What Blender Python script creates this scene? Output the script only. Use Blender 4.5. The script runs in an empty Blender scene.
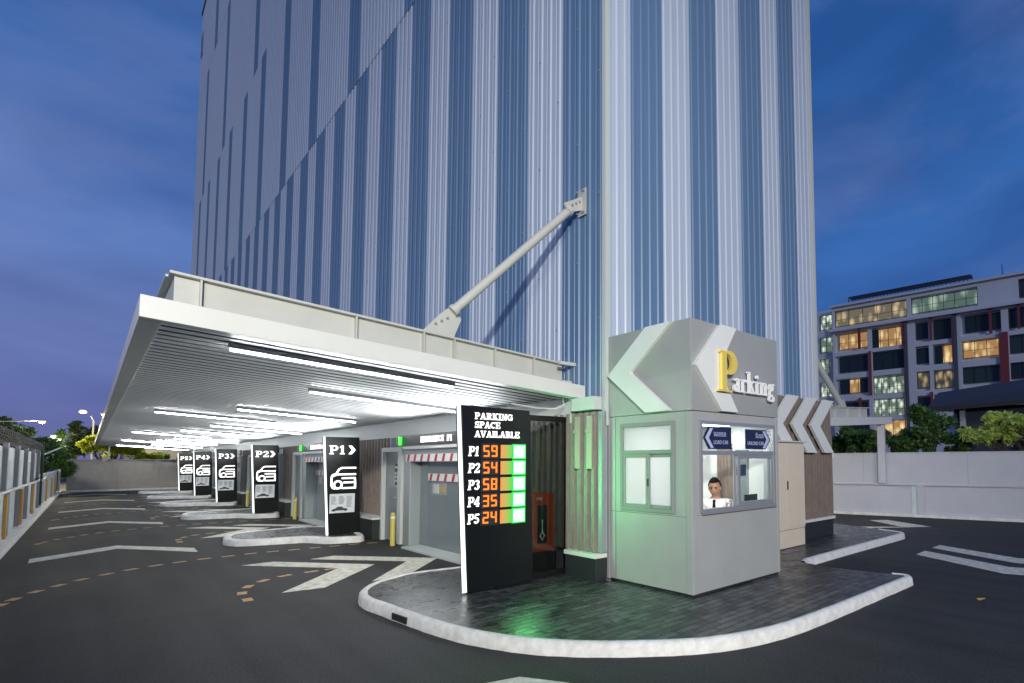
import bpy, bmesh, math, random
from mathutils import Vector, Matrix
R_=math.radians
random.seed(7)
scene=bpy.context.scene
C=scene.collection

# ------------------------------------------------------------------ camera
cam=bpy.data.objects.new('camera',bpy.data.cameras.new('camera')); C.objects.link(cam)
_r=Matrix(((0.6975318896,-0.0389737903,-0.7154930514),(-0.7165260422,-0.0467172006,-0.6959942054),(-0.0063003002,0.9981475577,-0.0605124729)))
cam.matrix_world=Matrix.Translation((0,0,1.8))@_r.to_4x4()
cam.data.sensor_width=36; cam.data.lens=19.4514
cam.data.shift_x=-0.14219; cam.data.shift_y=0.08287
cam.data.clip_start=.05; cam.data.clip_end=2000
scene.camera=cam
# ------------------------------------------------------------------ world
SUN_DIR=Vector((1,1.7,-.5)).normalized()      # direction the light travels
w=bpy.data.worlds.new('World'); scene.world=w; w.use_nodes=True
nt=w.node_tree; nt.nodes.clear()
def N(nt,t,**k):
    n=nt.nodes.new(t)
    for a,b in k.items(): setattr(n,a,b)
    return n
out=N(nt,'ShaderNodeOutputWorld'); bg=N(nt,'ShaderNodeBackground'); bg.inputs[1].default_value=.135
sky=N(nt,'ShaderNodeTexSky'); sky.sky_type='NISHITA'; sky.sun_disc=False
sky.sun_elevation=R_(12); sky.sun_rotation=math.atan2(-SUN_DIR.x,-SUN_DIR.y)
sky.air_density=1.0; sky.dust_density=.3; sky.ozone_density=4
tc=N(nt,'ShaderNodeTexCoord')
mp=N(nt,'ShaderNodeMapping'); mp.inputs['Scale'].default_value=(1.0,1.0,2.6)
nt.links.new(tc.outputs['Generated'],mp.inputs[0])
nz=N(nt,'ShaderNodeTexNoise'); nz.inputs['Scale'].default_value=1.6; nz.inputs['Detail'].default_value=7; nz.inputs['Roughness'].default_value=.55; nz.inputs['Distortion'].default_value=.3
nt.links.new(mp.outputs[0],nz.inputs[0])
rp=N(nt,'ShaderNodeValToRGB'); rp.color_ramp.elements[0].position=.40; rp.color_ramp.elements[1].position=.66
nt.links.new(nz.outputs[0],rp.inputs[0])
# dusk air: blue overhead, violet towards the horizon
sep=N(nt,'ShaderNodeSeparateXYZ'); nt.links.new(tc.outputs['Generated'],sep.inputs[0])
gr=N(nt,'ShaderNodeValToRGB'); e=gr.color_ramp.elements
e[0].position=0.0; e[0].color=(.33,.29,.70,1); e[1].position=.75; e[1].color=(.08,.38,1.2,1)
e2=gr.color_ramp.elements.new(.25); e2.color=(.11,.34,1.0,1)
nt.links.new(sep.outputs[2],gr.inputs[0])
bw=N(nt,'ShaderNodeRGBToBW'); nt.links.new(sky.outputs[0],bw.inputs[0])
comp=N(nt,'ShaderNodeMath',operation='POWER'); comp.inputs[1].default_value=.35; nt.links.new(bw.outputs[0],comp.inputs[0])
mul=N(nt,'ShaderNodeVectorMath',operation='SCALE'); nt.links.new(gr.outputs[0],mul.inputs[0]); nt.links.new(comp.outputs[0],mul.inputs[3])
cl=N(nt,'ShaderNodeMix',data_type='RGBA',blend_type='MIX')
fc=N(nt,'ShaderNodeMath',operation='MULTIPLY'); fc.inputs[1].default_value=.6; nt.links.new(rp.outputs[0],fc.inputs[0])
nt.links.new(fc.outputs[0],cl.inputs[0]); nt.links.new(mul.outputs[0],cl.inputs[6]); cl.inputs[7].default_value=(.62,.80,1.6,1)
nz2=N(nt,'ShaderNodeTexNoise'); nz2.inputs['Scale'].default_value=2.3; nz2.inputs['Detail'].default_value=6; nz2.inputs['Roughness'].default_value=.5; nz2.inputs['Distortion'].default_value=.5; nt.links.new(mp.outputs[0],nz2.inputs[0])
rp2=N(nt,'ShaderNodeValToRGB'); rp2.color_ramp.elements[0].position=.38; rp2.color_ramp.elements[0].color=(.78,.80,.88,1); rp2.color_ramp.elements[1].position=.62; rp2.color_ramp.elements[1].color=(1.12,1.15,1.18,1); nt.links.new(nz2.outputs[0],rp2.inputs[0])
dk=N(nt,'ShaderNodeMix',data_type='RGBA',blend_type='MULTIPLY'); dk.inputs[0].default_value=1; nt.links.new(cl.outputs[2],dk.inputs[6]); nt.links.new(rp2.outputs[0],dk.inputs[7])
nt.links.new(dk.outputs[2],bg.inputs[0]); nt.links.new(bg.outputs[0],out.inputs[0])
# ------------------------------------------------------------------ sun (weak, broad dusk light) and exposure
sl=bpy.data.lights.new('sun','SUN'); sl.energy=.34; sl.angle=R_(10); sl.color=(1,.97,.84)
so=bpy.data.objects.new('sun',sl); C.objects.link(so); so.rotation_euler=SUN_DIR.to_track_quat('-Z','Y').to_euler()
scene.view_settings.view_transform='Standard'; scene.view_settings.look='None'
scene.view_settings.exposure=1.1; scene.view_settings.gamma=1; scene.view_settings.use_curve_mapping=False
scene.render.engine='CYCLES'

# ------------------------------------------------------------------ materials
def mat(name,col,rough=.6,metal=0,spec=.5,noise=None,bump=None,emit=None,es=1,alpha=None,trans=None,coat=0):
    m=bpy.data.materials.new(name); m.use_nodes=True; nt=m.node_tree; b=nt.nodes['Principled BSDF']
    b.inputs['Base Color'].default_value=(*col,1); b.inputs['Roughness'].default_value=rough; b.inputs['Metallic'].default_value=metal
    b.inputs['Specular IOR Level'].default_value=spec; b.inputs['Coat Weight'].default_value=coat
    if emit: b.inputs['Emission Color'].default_value=(*emit,1); b.inputs['Emission Strength'].default_value=es
    if trans: b.inputs['Transmission Weight'].default_value=trans
    if noise:
        sc,amt,col2=noise
        t=N(nt,'ShaderNodeTexCoord'); n=N(nt,'ShaderNodeTexNoise'); n.inputs['Scale'].default_value=sc; n.inputs['Detail'].default_value=8; n.inputs['Roughness'].default_value=.62
        nt.links.new(t.outputs['Object'],n.inputs[0])
        r=N(nt,'ShaderNodeValToRGB'); r.color_ramp.elements[0].position=.5-amt; r.color_ramp.elements[1].position=.5+amt
        r.color_ramp.elements[0].color=(*col2,1); r.color_ramp.elements[1].color=(*col,1)
        nt.links.new(n.outputs[0],r.inputs[0]); nt.links.new(r.outputs[0],b.inputs['Base Color'])
    if bump:
        sc,st=bump
        t=N(nt,'ShaderNodeTexCoord'); n=N(nt,'ShaderNodeTexNoise'); n.inputs['Scale'].default_value=sc; n.inputs['Detail'].default_value=4
        nt.links.new(t.outputs['Object'],n.inputs[0])
        bp=N(nt,'ShaderNodeBump'); bp.inputs['Strength'].default_value=st; bp.inputs['Distance'].default_value=.01
        nt.links.new(n.outputs[0],bp.inputs['Height']); nt.links.new(bp.outputs[0],b.inputs['Normal'])
    return m
def asphalt_mat():
    m=bpy.data.materials.new('asphalt'); m.use_nodes=True; nt=m.node_tree; b=nt.nodes['Principled BSDF']
    t=N(nt,'ShaderNodeTexCoord')
    n1=N(nt,'ShaderNodeTexNoise'); n1.inputs['Scale'].default_value=.45; n1.inputs['Detail'].default_value=9; n1.inputs['Roughness'].default_value=.65; n1.inputs['Distortion'].default_value=.6
    n2=N(nt,'ShaderNodeTexNoise'); n2.inputs['Scale'].default_value=90; n2.inputs['Detail'].default_value=4
    v=N(nt,'ShaderNodeTexVoronoi'); v.inputs['Scale'].default_value=120
    for n in (n1,n2,v): nt.links.new(t.outputs['Object'],n.inputs['Vector'])
    r=N(nt,'ShaderNodeValToRGB'); r.color_ramp.elements[0].position=.32; r.color_ramp.elements[0].color=(.015,.016,.017,1)
    r.color_ramp.elements[1].position=.72; r.color_ramp.elements[1].color=(.031,.031,.0305,1); nt.links.new(n1.outputs[0],r.inputs[0])
    r2=N(nt,'ShaderNodeValToRGB'); r2.color_ramp.elements[0].position=.3; r2.color_ramp.elements[0].color=(.22,.22,.22,1); r2.color_ramp.elements[1].position=.70; r2.color_ramp.elements[1].color=(2.5,2.5,2.5,1)
    nt.links.new(n2.outputs[0],r2.inputs[0])
    mx=N(nt,'ShaderNodeMix',data_type='RGBA',blend_type='MULTIPLY'); mx.inputs[0].default_value=1
    nt.links.new(r.outputs[0],mx.inputs[6]); nt.links.new(r2.outputs[0],mx.inputs[7]); nt.links.new(mx.outputs[2],b.inputs['Base Color'])
    n4=N(nt,'ShaderNodeTexNoise'); n4.inputs['Scale'].default_value=44; n4.inputs['Detail'].default_value=3; n4.inputs['Roughness'].default_value=.8; nt.links.new(t.outputs['Object'],n4.inputs['Vector'])
    r4=N(nt,'ShaderNodeValToRGB'); r4.color_ramp.elements[0].position=.36; r4.color_ramp.elements[0].color=(.66,.66,.66,1); r4.color_ramp.elements[1].position=.68; r4.color_ramp.elements[1].color=(1.5,1.5,1.48,1); nt.links.new(n4.outputs[0],r4.inputs[0])
    mp5=N(nt,'ShaderNodeMapping'); mp5.inputs['Scale'].default_value=(1.9,.14,1); mp5.inputs['Rotation'].default_value=(0,0,R_(6)); nt.links.new(t.outputs['Object'],mp5.inputs[0])
    n5=N(nt,'ShaderNodeTexNoise'); n5.inputs['Scale'].default_value=1.4; n5.inputs['Detail'].default_value=5; nt.links.new(mp5.outputs[0],n5.inputs['Vector'])
    r5=N(nt,'ShaderNodeValToRGB'); r5.color_ramp.elements[0].position=.38; r5.color_ramp.elements[0].color=(.80,.80,.81,1); r5.color_ramp.elements[1].position=.6; r5.color_ramp.elements[1].color=(1.12,1.12,1.12,1); nt.links.new(n5.outputs[0],r5.inputs[0])
    mxb=N(nt,'ShaderNodeMix',data_type='RGBA',blend_type='MULTIPLY'); mxb.inputs[0].default_value=1; nt.links.new(mx.outputs[2],mxb.inputs[6]); nt.links.new(r4.outputs[0],mxb.inputs[7])
    mxc=N(nt,'ShaderNodeMix',data_type='RGBA',blend_type='MULTIPLY'); mxc.inputs[0].default_value=1; nt.links.new(mxb.outputs[2],mxc.inputs[6]); nt.links.new(r5.outputs[0],mxc.inputs[7]); nt.links.new(mxc.outputs[2],b.inputs['Base Color'])
    r3=N(nt,'ShaderNodeMapRange'); r3.inputs[1].default_value=.35; r3.inputs[2].default_value=.7; r3.inputs[3].default_value=.66; r3.inputs[4].default_value=.85; b.inputs['Specular IOR Level'].default_value=.28
    nt.links.new(n1.outputs[0],r3.inputs[0]); nt.links.new(r3.outputs[0],b.inputs['Roughness'])
    bp=N(nt,'ShaderNodeBump'); bp.inputs['Strength'].default_value=.55; bp.inputs['Distance'].default_value=.006
    nt.links.new(v.outputs[0],bp.inputs['Height']); nt.links.new(bp.outputs[0],b.inputs['Normal'])
    return m
def paver_mat():
    m=bpy.data.materials.new('paver'); m.use_nodes=True; nt=m.node_tree; b=nt.nodes['Principled BSDF']
    t=N(nt,'ShaderNodeTexCoord'); mp=N(nt,'ShaderNodeMapping'); mp.inputs['Rotation'].default_value=(0,0,R_(-2))
    nt.links.new(t.outputs['Object'],mp.inputs[0])
    br=N(nt,'ShaderNodeTexBrick'); br.inputs['Scale'].default_value=1; br.inputs['Brick Width'].default_value=.34; br.inputs['Row Height'].default_value=.11; br.inputs['Mortar Size'].default_value=.013; br.inputs['Mortar Smooth'].default_value=.3
    br.inputs['Color1'].default_value=(.020,.022,.025,1); br.inputs['Color2'].default_value=(.085,.092,.095,1); br.inputs['Mortar'].default_value=(.008,.008,.009,1)
    nt.links.new(mp.outputs[0],br.inputs[0])
    n=N(nt,'ShaderNodeTexNoise'); n.inputs['Scale'].default_value=2.2; n.inputs['Detail'].default_value=10; n.inputs['Roughness'].default_value=.75; nt.links.new(mp.outputs[0],n.inputs[0])
    r=N(nt,'ShaderNodeValToRGB'); r.color_ramp.elements[0].position=.56; r.color_ramp.elements[0].color=(0,0,0,1); r.color_ramp.elements[1].position=.74; r.color_ramp.elements[1].color=(.55,.55,.55,1); nt.links.new(n.outputs[0],r.inputs[0])
    mx=N(nt,'ShaderNodeMix',data_type='RGBA'); nt.links.new(r.outputs[0],mx.inputs[0]); nt.links.new(br.outputs[0],mx.inputs[6]); mx.inputs[7].default_value=(.23,.25,.25,1)
    nt.links.new(mx.outputs[2],b.inputs['Base Color'])
    n3=N(nt,'ShaderNodeTexNoise'); n3.inputs['Scale'].default_value=6; n3.inputs['Detail'].default_value=5; nt.links.new(mp.outputs[0],n3.inputs[0])
    mr=N(nt,'ShaderNodeMapRange'); mr.inputs[1].default_value=.35; mr.inputs[2].default_value=.7; mr.inputs[3].default_value=.24; mr.inputs[4].default_value=.48
    nt.links.new(n3.outputs[0],mr.inputs[0]); nt.links.new(mr.outputs[0],b.inputs['Roughness'])
    ad=N(nt,'ShaderNodeMath',operation='MULTIPLY_ADD'); ad.inputs[1].default_value=-1.0; nt.links.new(br.outputs['Fac'],ad.inputs[0]); n3s=N(nt,'ShaderNodeMath',operation='MULTIPLY'); n3s.inputs[1].default_value=.12; nt.links.new(n3.outputs[0],n3s.inputs[0]); nt.links.new(n3s.outputs[0],ad.inputs[2])
    bp=N(nt,'ShaderNodeBump'); bp.inputs['Strength'].default_value=.7; bp.inputs['Distance'].default_value=.012
    nt.links.new(ad.outputs[0],bp.inputs['Height']); nt.links.new(bp.outputs[0],b.inputs['Normal'])
    return m
M={}
M['asphalt']=asphalt_mat(); M['paver']=paver_mat()
M['kerb']=mat('kerb_paint',(.74,.73,.71),.65,noise=(10,.16,(.56,.54,.51)),bump=(25,.5))
M['kerb2']=mat('kerb_paint_clean',(.80,.80,.79),.55,noise=(5,.12,(.62,.61,.59)),bump=(20,.3))
M['mark']=mat('road_paint',(.74,.71,.61),.75,noise=(9,.16,(.40,.385,.33)),bump=(60,.4))
M['dash']=mat('dash_paint',(.66,.36,.15),.75,noise=(22,.16,(.36,.22,.12)))
M['clad_l']=mat('cladding_pale',(.46,.52,.63),.42,.0,noise=(1.1,.3,(.39,.45,.56)))
M['clad_b']=mat('cladding_blue',(.12,.205,.34),.40,.0,noise=(1.1,.3,(.10,.175,.30)))
M['trim']=mat('trim_steel',(.50,.53,.52),.5)
M['white']=mat('white_paint',(.66,.66,.635),.42,noise=(1.5,.3,(.60,.60,.575)))
M['cream']=mat('beam_paint',(.50,.505,.465),.5,noise=(3,.25,(.43,.435,.40)))
M['soffit']=mat('soffit_metal',(.88,.90,.91),.5,.0)
M['groove']=mat('soffit_groove',(.10,.105,.11),.6)
M['booth']=mat('booth_paint',(.35,.355,.355),.5,noise=(2.2,.25,(.31,.315,.315)))
M['boothb']=mat('booth_band',(.36,.365,.36),.42,.15,noise=(1.2,.25,(.31,.315,.31)))
M['chev']=mat('chevron_white',(.70,.71,.70),.4,noise=(2,.25,(.64,.65,.64)))
M['alu']=mat('aluminium',(.42,.43,.45),.35,.6)
M['sideframe']=mat('window_frame_grey',(.22,.24,.23),.6)
M['gold']=mat('gold',(.95,.72,.15),.3,.35)
M['letter']=mat('letter_white',(.85,.85,.86),.35)
M['navy']=mat('navy_sign',(.012,.018,.06),.4)
M['lilac']=mat('sign_lilac',(.42,.45,.68),.5)
M['black']=mat('black_panel',(.007,.008,.009),.3,spec=.35)
M['blackm']=mat('black_matt',(.02,.024,.026),.45)
M['door']=mat('door_grey',(.20,.24,.26),.3,.2,noise=(2,.3,(.17,.205,.22)))
M['frame']=mat('portal_frame',(.30,.34,.35),.4,.3)
M['dark']=mat('dark_void',(.02,.022,.025),.6)
M['slat']=mat('wood_slat',(.27,.22,.195),.5,noise=(8,.25,(.19,.15,.13)))
M['slatl']=mat('wood_slat_edge',(.36,.30,.27),.5)
M['beige']=mat('cabinet_beige',(.66,.58,.47),.45,noise=(4,.3,(.60,.52,.42)))
M['yellow']=mat('bollard_yellow',(.62,.52,.10),.45,noise=(20,.2,(.48,.40,.10)))
M['red']=mat('cabinet_red',(.55,.07,.03),.4)
M['redp']=mat('stripe_red',(.45,.03,.03),.5)
M['whitep']=mat('stripe_white',(.75,.75,.75),.5)
M['concrete']=mat('wall_concrete',(.36,.34,.31),.8,noise=(3,.25,(.28,.265,.24)),bump=(30,.3))
M['wallw']=mat('wall_white',(.53,.53,.58),.6,noise=(1.1,.25,(.46,.46,.51)))
M['fencep']=mat('fence_panel',(.66,.71,.72),.45,noise=(2.5,.3,(.50,.55,.57)))
M['fenceg']=mat('fence_post',(.22,.23,.24),.5)
M['orange']=mat('reflector_orange',(.55,.30,.05),.5)
M['wire']=mat('barbed_wire',(.26,.23,.19),.5,.3)
M['bark']=mat('bark',(.09,.065,.045),.85,noise=(12,.25,(.05,.04,.03)),bump=(25,.8))
def leafm(name,c,c2):
    m=mat(name,c,.5,noise=(3.5,.22,c2)); nt=m.node_tree; b=nt.nodes['Principled BSDF']; o=nt.nodes['Material Output']
    tr=N(nt,'ShaderNodeBsdfTranslucent'); mx=N(nt,'ShaderNodeMixShader'); mx.inputs[0].default_value=.45
    nt.links.new(b.inputs['Base Color'].links[0].from_socket,tr.inputs[0]); nt.links.new(b.outputs[0],mx.inputs[1]); nt.links.new(tr.outputs[0],mx.inputs[2]); nt.links.new(mx.outputs[0],o.inputs[0]); return m
M['leaf']=leafm('leaf_green',(.17,.32,.08),(.06,.13,.03))
M['leaflit']=leafm('leaf_lit',(.85,.92,.30),(.36,.52,.10))  # lamplight on the right-edge tree, put into a brighter leaf colour
M['leafd']=leafm('leaf_dark',(.03,.06,.03),(.018,.035,.018))
M['leafy']=leafm('leaf_yellow',(.72,.70,.05),(.30,.40,.04))
M['apt']=mat('apartment_wall',(.60,.62,.67),.8,noise=(.4,.3,(.52,.54,.59)))
M['aptg']=mat('apartment_grey',(.07,.085,.13),.8)
M['aptr']=mat('apartment_red',(.20,.035,.045),.7)
M['winf']=mat('window_frame_dark',(.03,.035,.04),.5)
M['wdark']=mat('window_dark',(.025,.04,.05),.12)
M['wgreen']=mat('window_darkgreen',(.04,.065,.07),.15)
def winlit(name,c1,c2,s,sc=1.2):
    m=bpy.data.materials.new(name); m.use_nodes=True; nt=m.node_tree; b=nt.nodes['Principled BSDF']
    t=N(nt,'ShaderNodeTexCoord'); mp=N(nt,'ShaderNodeMapping'); mp.inputs['Scale'].default_value=(1,1.1,.55); nt.links.new(t.outputs['Object'],mp.inputs[0])
    n=N(nt,'ShaderNodeTexVoronoi'); n.inputs['Scale'].default_value=sc; nt.links.new(mp.outputs[0],n.inputs[0])
    n.feature='F1'
    r=N(nt,'ShaderNodeValToRGB'); r.color_ramp.elements[0].color=(*c1,1); r.color_ramp.elements[1].color=(*c2,1); r.color_ramp.elements[0].position=.05; r.color_ramp.elements[1].position=.55
    nt.links.new(n.outputs['Distance'],r.inputs[0]); nt.links.new(r.outputs[0],b.inputs['Emission Color']); b.inputs['Emission Strength'].default_value=s
    b.inputs['Base Color'].default_value=(.03,.03,.03,1); b.inputs['Roughness'].default_value=.2
    return m
M['wwarm']=winlit('window_warm',(1,.76,.38),(.34,.19,.07),.5)
M['wwhite']=winlit('window_white',(.9,1,.85),(.10,.14,.11),.5,1.6)
M['wdim']=winlit('window_dim',(.55,.42,.22),(.05,.05,.04),.4,1.4)
M['wg1']=winlit('window_terrace_warm',(.9,.66,.36),(.16,.14,.09),.42,1.0)
M['wg2']=winlit('window_terrace_green',(.75,.95,.75),(.12,.19,.16),.32,.7)
M['roof']=mat('roof_tile',(.05,.042,.045),.7,noise=(6,.3,(.03,.026,.03)))
def em(name,c,s): return mat(name,(0,0,0),.5,emit=c,es=s)
M['tube']=em('tube_light',(.95,.98,1),34)
M['neon']=em('neon_white',(1,.97,.93),1.3)
M['strip']=em('edge_strip',(.93,1,.97),1.0)
M['ledo']=em('led_orange',(1,.16,.012),1.2)
M['ledg']=em('led_green',(.22,1,.30),1.9)
M['ledhalo']=em('led_halo',(.02,.8,.06),.55)
M['gsign']=em('signal_green',(.06,.9,.08),.8)
M['rsign']=mat('signal_red',(.10,.01,.01),.4)
M['lampy']=em('street_lamp_glow',(1,.72,.22),2.2)
M['lampw']=em('street_lamp_white',(1,.90,.55),2)
M['booth_light']=em('booth_ceiling_light',(1,1,1),4.8)
M['board']=mat('info_board',(.50,.52,.54),.4,emit=(.9,.95,1),es=.10)
M['ink']=mat('ink',(.05,.055,.06),.5)
M['skin']=mat('skin',(.40,.22,.14),.5)
M['hair']=mat('hair',(.006,.005,.005),.8,spec=.15)
M['shirt']=mat('shirt',(.80,.80,.82),.7,bump=(14,.5))
M['trouser']=mat('trousers',(.02,.02,.025),.8)
M['iwall']=mat('booth_inner',(.75,.77,.76),.6)
M['chair']=mat('chair_fabric',(.03,.03,.035),.7)
for _n,_c2 in (('clad_l',(.33,.38,.50)),('clad_b',(.065,.14,.26))):
    nt_=M[_n].node_tree; b_=nt_.nodes['Principled BSDF']; nn=[q for q in nt_.nodes if q.bl_idname=='ShaderNodeTexNoise'][0]
    tcn=[q for q in nt_.nodes if q.bl_idname=='ShaderNodeTexCoord'][0]; mpn=N(nt_,'ShaderNodeMapping'); mpn.inputs['Scale'].default_value=(3.2,3.2,.22)
    nt_.links.new(tcn.outputs['Object'],mpn.inputs[0]); nt_.links.new(mpn.outputs[0],nn.inputs[0])
def grad():
    m=bpy.data.materials.new('led_bar'); m.use_nodes=True; nt=m.node_tree; b=nt.nodes['Principled BSDF']; b.inputs['Base Color'].default_value=(0,0,0,1)
    t=N(nt,'ShaderNodeTexCoord'); s=N(nt,'ShaderNodeSeparateXYZ'); nt.links.new(t.outputs['Generated'],s.inputs[0])
    r=N(nt,'ShaderNodeValToRGB'); r.color_ramp.elements[0].color=(1,.36,.10,1); r.color_ramp.elements[1].color=(.10,.75,.12,1); nt.links.new(s.outputs[0],r.inputs[0])
    nt.links.new(r.outputs[0],b.inputs['Emission Color']); b.inputs['Emission Strength'].default_value=.45
    return m
M['ledbar']=grad()
def glassm(name,tint,a):
    m=bpy.data.materials.new(name); m.use_nodes=True; nt=m.node_tree; nt.nodes.clear()
    o=N(nt,'ShaderNodeOutputMaterial'); mx=N(nt,'ShaderNodeMixShader'); tr=N(nt,'ShaderNodeBsdfTransparent'); gl=N(nt,'ShaderNodeBsdfGlossy'); lw=N(nt,'ShaderNodeLayerWeight'); pw=N(nt,'ShaderNodeMath',operation='POWER'); pw.inputs[1].default_value=4; fr=N(nt,'ShaderNodeMath',operation='MULTIPLY_ADD'); fr.inputs[1].default_value=.9; fr.inputs[2].default_value=.045; nt.links.new(lw.outputs['Facing'],pw.inputs[0]); nt.links.new(pw.outputs[0],fr.inputs[0])
    tr.inputs[0].default_value=(*tint,1); gl.inputs['Roughness'].default_value=.02
    nt.links.new(fr.outputs[0],mx.inputs[0]); nt.links.new(tr.outputs[0],mx.inputs[1]); nt.links.new(gl.outputs[0],mx.inputs[2]); nt.links.new(mx.outputs[0],o.inputs[0])
    return m
M['glass']=glassm('window_glass',(.88,.93,.92),1)
M['tint']=glassm('tinted_glass',(.34,.38,.37),1)
def frosted():
    m=bpy.data.materials.new('frosted_glass'); m.use_nodes=True; nt=m.node_tree; nt.nodes.clear()
    o=N(nt,'ShaderNodeOutputMaterial'); mx=N(nt,'ShaderNodeMixShader'); mx.inputs[0].default_value=.1
    tr=N(nt,'ShaderNodeBsdfTranslucent'); tr.inputs[0].default_value=(.97,.98,.98,1); df=N(nt,'ShaderNodeBsdfDiffuse'); df.inputs[0].default_value=(.8,.8,.8,1)
    nt.links.new(tr.outputs[0],mx.inputs[1]); nt.links.new(df.outputs[0],mx.inputs[2]); nt.links.new(mx.outputs[0],o.inputs[0]); return m
M['frost']=frosted()

# ------------------------------------------------------------------ mesh helpers
class MB:
    def __init__(s): s.v=[]; s.f=[]; s.mi=[]
    def face(s,pts,mi=0):
        n=len(s.v); s.v+= [tuple(p) for p in pts]; s.f.append(tuple(range(n,n+len(pts)))); s.mi.append(mi)
    def box(s,x0,x1,y0,y1,z0,z1,mi=0):
        n=len(s.v); s.v+=[(x,y,z) for z in (z0,z1) for x,y in ((x0,y0),(x1,y0),(x1,y1),(x0,y1))]
        for f in ((3,2,1,0),(4,5,6,7),(0,1,5,4),(1,2,6,5),(2,3,7,6),(3,0,4,7)): s.f.append(tuple(n+i for i in f)); s.mi.append(mi)
        return s
    def prism(s,poly,o,u,v,n,d,mi=0):
        o,u,v,n=Vector(o),Vector(u),Vector(v),Vector(n); k=len(s.v)
        A=[o+u*p[0]+v*p[1] for p in poly]; B=[a+n*d for a in A]
        s.v+=[tuple(a) for a in A+B]; L=len(poly)
        s.f.append(tuple(k+i for i in range(L))); s.mi.append(mi)
        s.f.append(tuple(k+L+i for i in reversed(range(L)))); s.mi.append(mi)
        for i in range(L):
            j=(i+1)%L; s.f.append((k+i,k+L+i,k+L+j,k+j)); s.mi.append(mi)
        return s
    def tube(s,pts,r,seg=8,mi=0,cap=True):
        pts=[Vector(p) for p in pts]; k=len(s.v); rs=r if isinstance(r,(list,tuple)) else [r]*len(pts)
        for i,p in enumerate(pts):
            t=(pts[min(i+1,len(pts)-1)]-pts[max(i-1,0)]).normalized()
            a=t.cross(Vector((0,0,1))); 
            if a.length<.05: a=t.cross(Vector((1,0,0)))
            a.normalize(); b=t.cross(a)
            for j in range(seg):
                q=2*math.pi*j/seg; s.v.append(tuple(p+(a*math.cos(q)+b*math.sin(q))*rs[i]))
        for i in range(len(pts)-1):
            for j in range(seg):
                j2=(j+1)%seg; s.f.append((k+i*seg+j,k+i*seg+j2,k+(i+1)*seg+j2,k+(i+1)*seg+j)); s.mi.append(mi)
        if cap:
            s.f.append(tuple(k+j for j in reversed(range(seg)))); s.mi.append(mi)
            e=k+(len(pts)-1)*seg; s.f.append(tuple(e+j for j in range(seg))); s.mi.append(mi)
        return s
    def build(s,name,mats,parent=None,bevel=0,smooth=False,fix=True,loc=None):
        me=bpy.data.meshes.new(name); off=Vector((0,0,0))
        if parent is not None:
            p=parent
            while p: off+=p.location; p=p.parent
        if loc is not None: off=off+Vector(loc) if parent else Vector(loc)
        me.from_pydata([tuple(Vector(v)-off) for v in s.v],[],s.f)
        if not isinstance(mats,(list,tuple)): mats=[mats]
        for m in mats: me.materials.append(m)
        me.polygons.foreach_set('material_index',s.mi)
        if fix:
            bm=bmesh.new(); bm.from_mesh(me); bmesh.ops.recalc_face_normals(bm,faces=bm.faces); bm.to_mesh(me); bm.free()
        if smooth: me.polygons.foreach_set('use_smooth',[True]*len(me.polygons))
        me.update()
        o=bpy.data.objects.new(name,me); C.objects.link(o); o.parent=parent
        if loc is not None: o.location=loc
        if bevel:
            b=o.modifiers.new('bevel','BEVEL'); b.width=bevel; b.segments=2; b.limit_method='ANGLE'; b.angle_limit=R_(40)
        return o
def thing(name,label,cat,loc=(0,0,0),group=None):
    o=bpy.data.objects.new(name,None); C.objects.link(o); o.location=loc; o.empty_display_size=.2
    return tag(o,label,cat,group)
def tag(o,label,cat,group=None):
    o['label']=label; o['category']=cat
    if group: o['group']=group
    return o
def struct(o): o['kind']='structure'; return o
def copy_tree(o,parent=None):
    c=o.copy(); C.objects.link(c); c.parent=parent
    for ch in [x for x in bpy.data.objects if x.parent==o and x is not c]: copy_tree(ch,c)
    return c
def dup(o,loc,label=None):
    kids={}
    for x in list(C.objects):
        if x.parent: kids.setdefault(x.parent.name,[]).append(x)
    def rec(a,p):
        c=a.copy(); C.objects.link(c); c.parent=p
        for ch in kids.get(a.name,[]): rec(ch,c)
        return c
    c=rec(o,None); c.location=loc
    if label: c['label']=label
    return c
X3,Y3,Z3=(1,0,0),(0,1,0),(0,0,1)

# ------------------------------------------------------------------ serif lettering, strokes as polygons
def SL(x0,y0,x1,y1,w):
    d=Vector((x1-x0,y1-y0)); 
    if d.length==0: return []
    d.normalize(); n=Vector((-d.y,d.x))*w/2
    return [(x0+n.x,y0+n.y),(x0-n.x,y0-n.y),(x1-n.x,y1-n.y),(x1+n.x,y1+n.y)]
def HS(x0,x1,y,w): return [(x0,y-w/2),(x1,y-w/2),(x1,y+w/2),(x0,y+w/2)]
def SA(cx,cy,rx,ry,a0,a1,w0,w1=None,n=12):
    if w1 is None: w1=w0
    out=[];inn=[]
    for i in range(n+1):
        a=R_(a0+(a1-a0)*i/n); t=abs(math.cos(a)); ww=w1+(w0-w1)*t
        out.append((cx+(rx+ww/2)*math.cos(a),cy+(ry+ww/2)*math.sin(a))); inn.append((cx+(rx-ww/2)*math.cos(a),cy+(ry-ww/2)*math.sin(a)))
    return [[out[i],out[i+1],inn[i+1],inn[i]] for i in range(n)]
def V_(x,y0,y1,w): return [(x-w/2,y0),(x+w/2,y0),(x+w/2,y1),(x-w/2,y1)]
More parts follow.
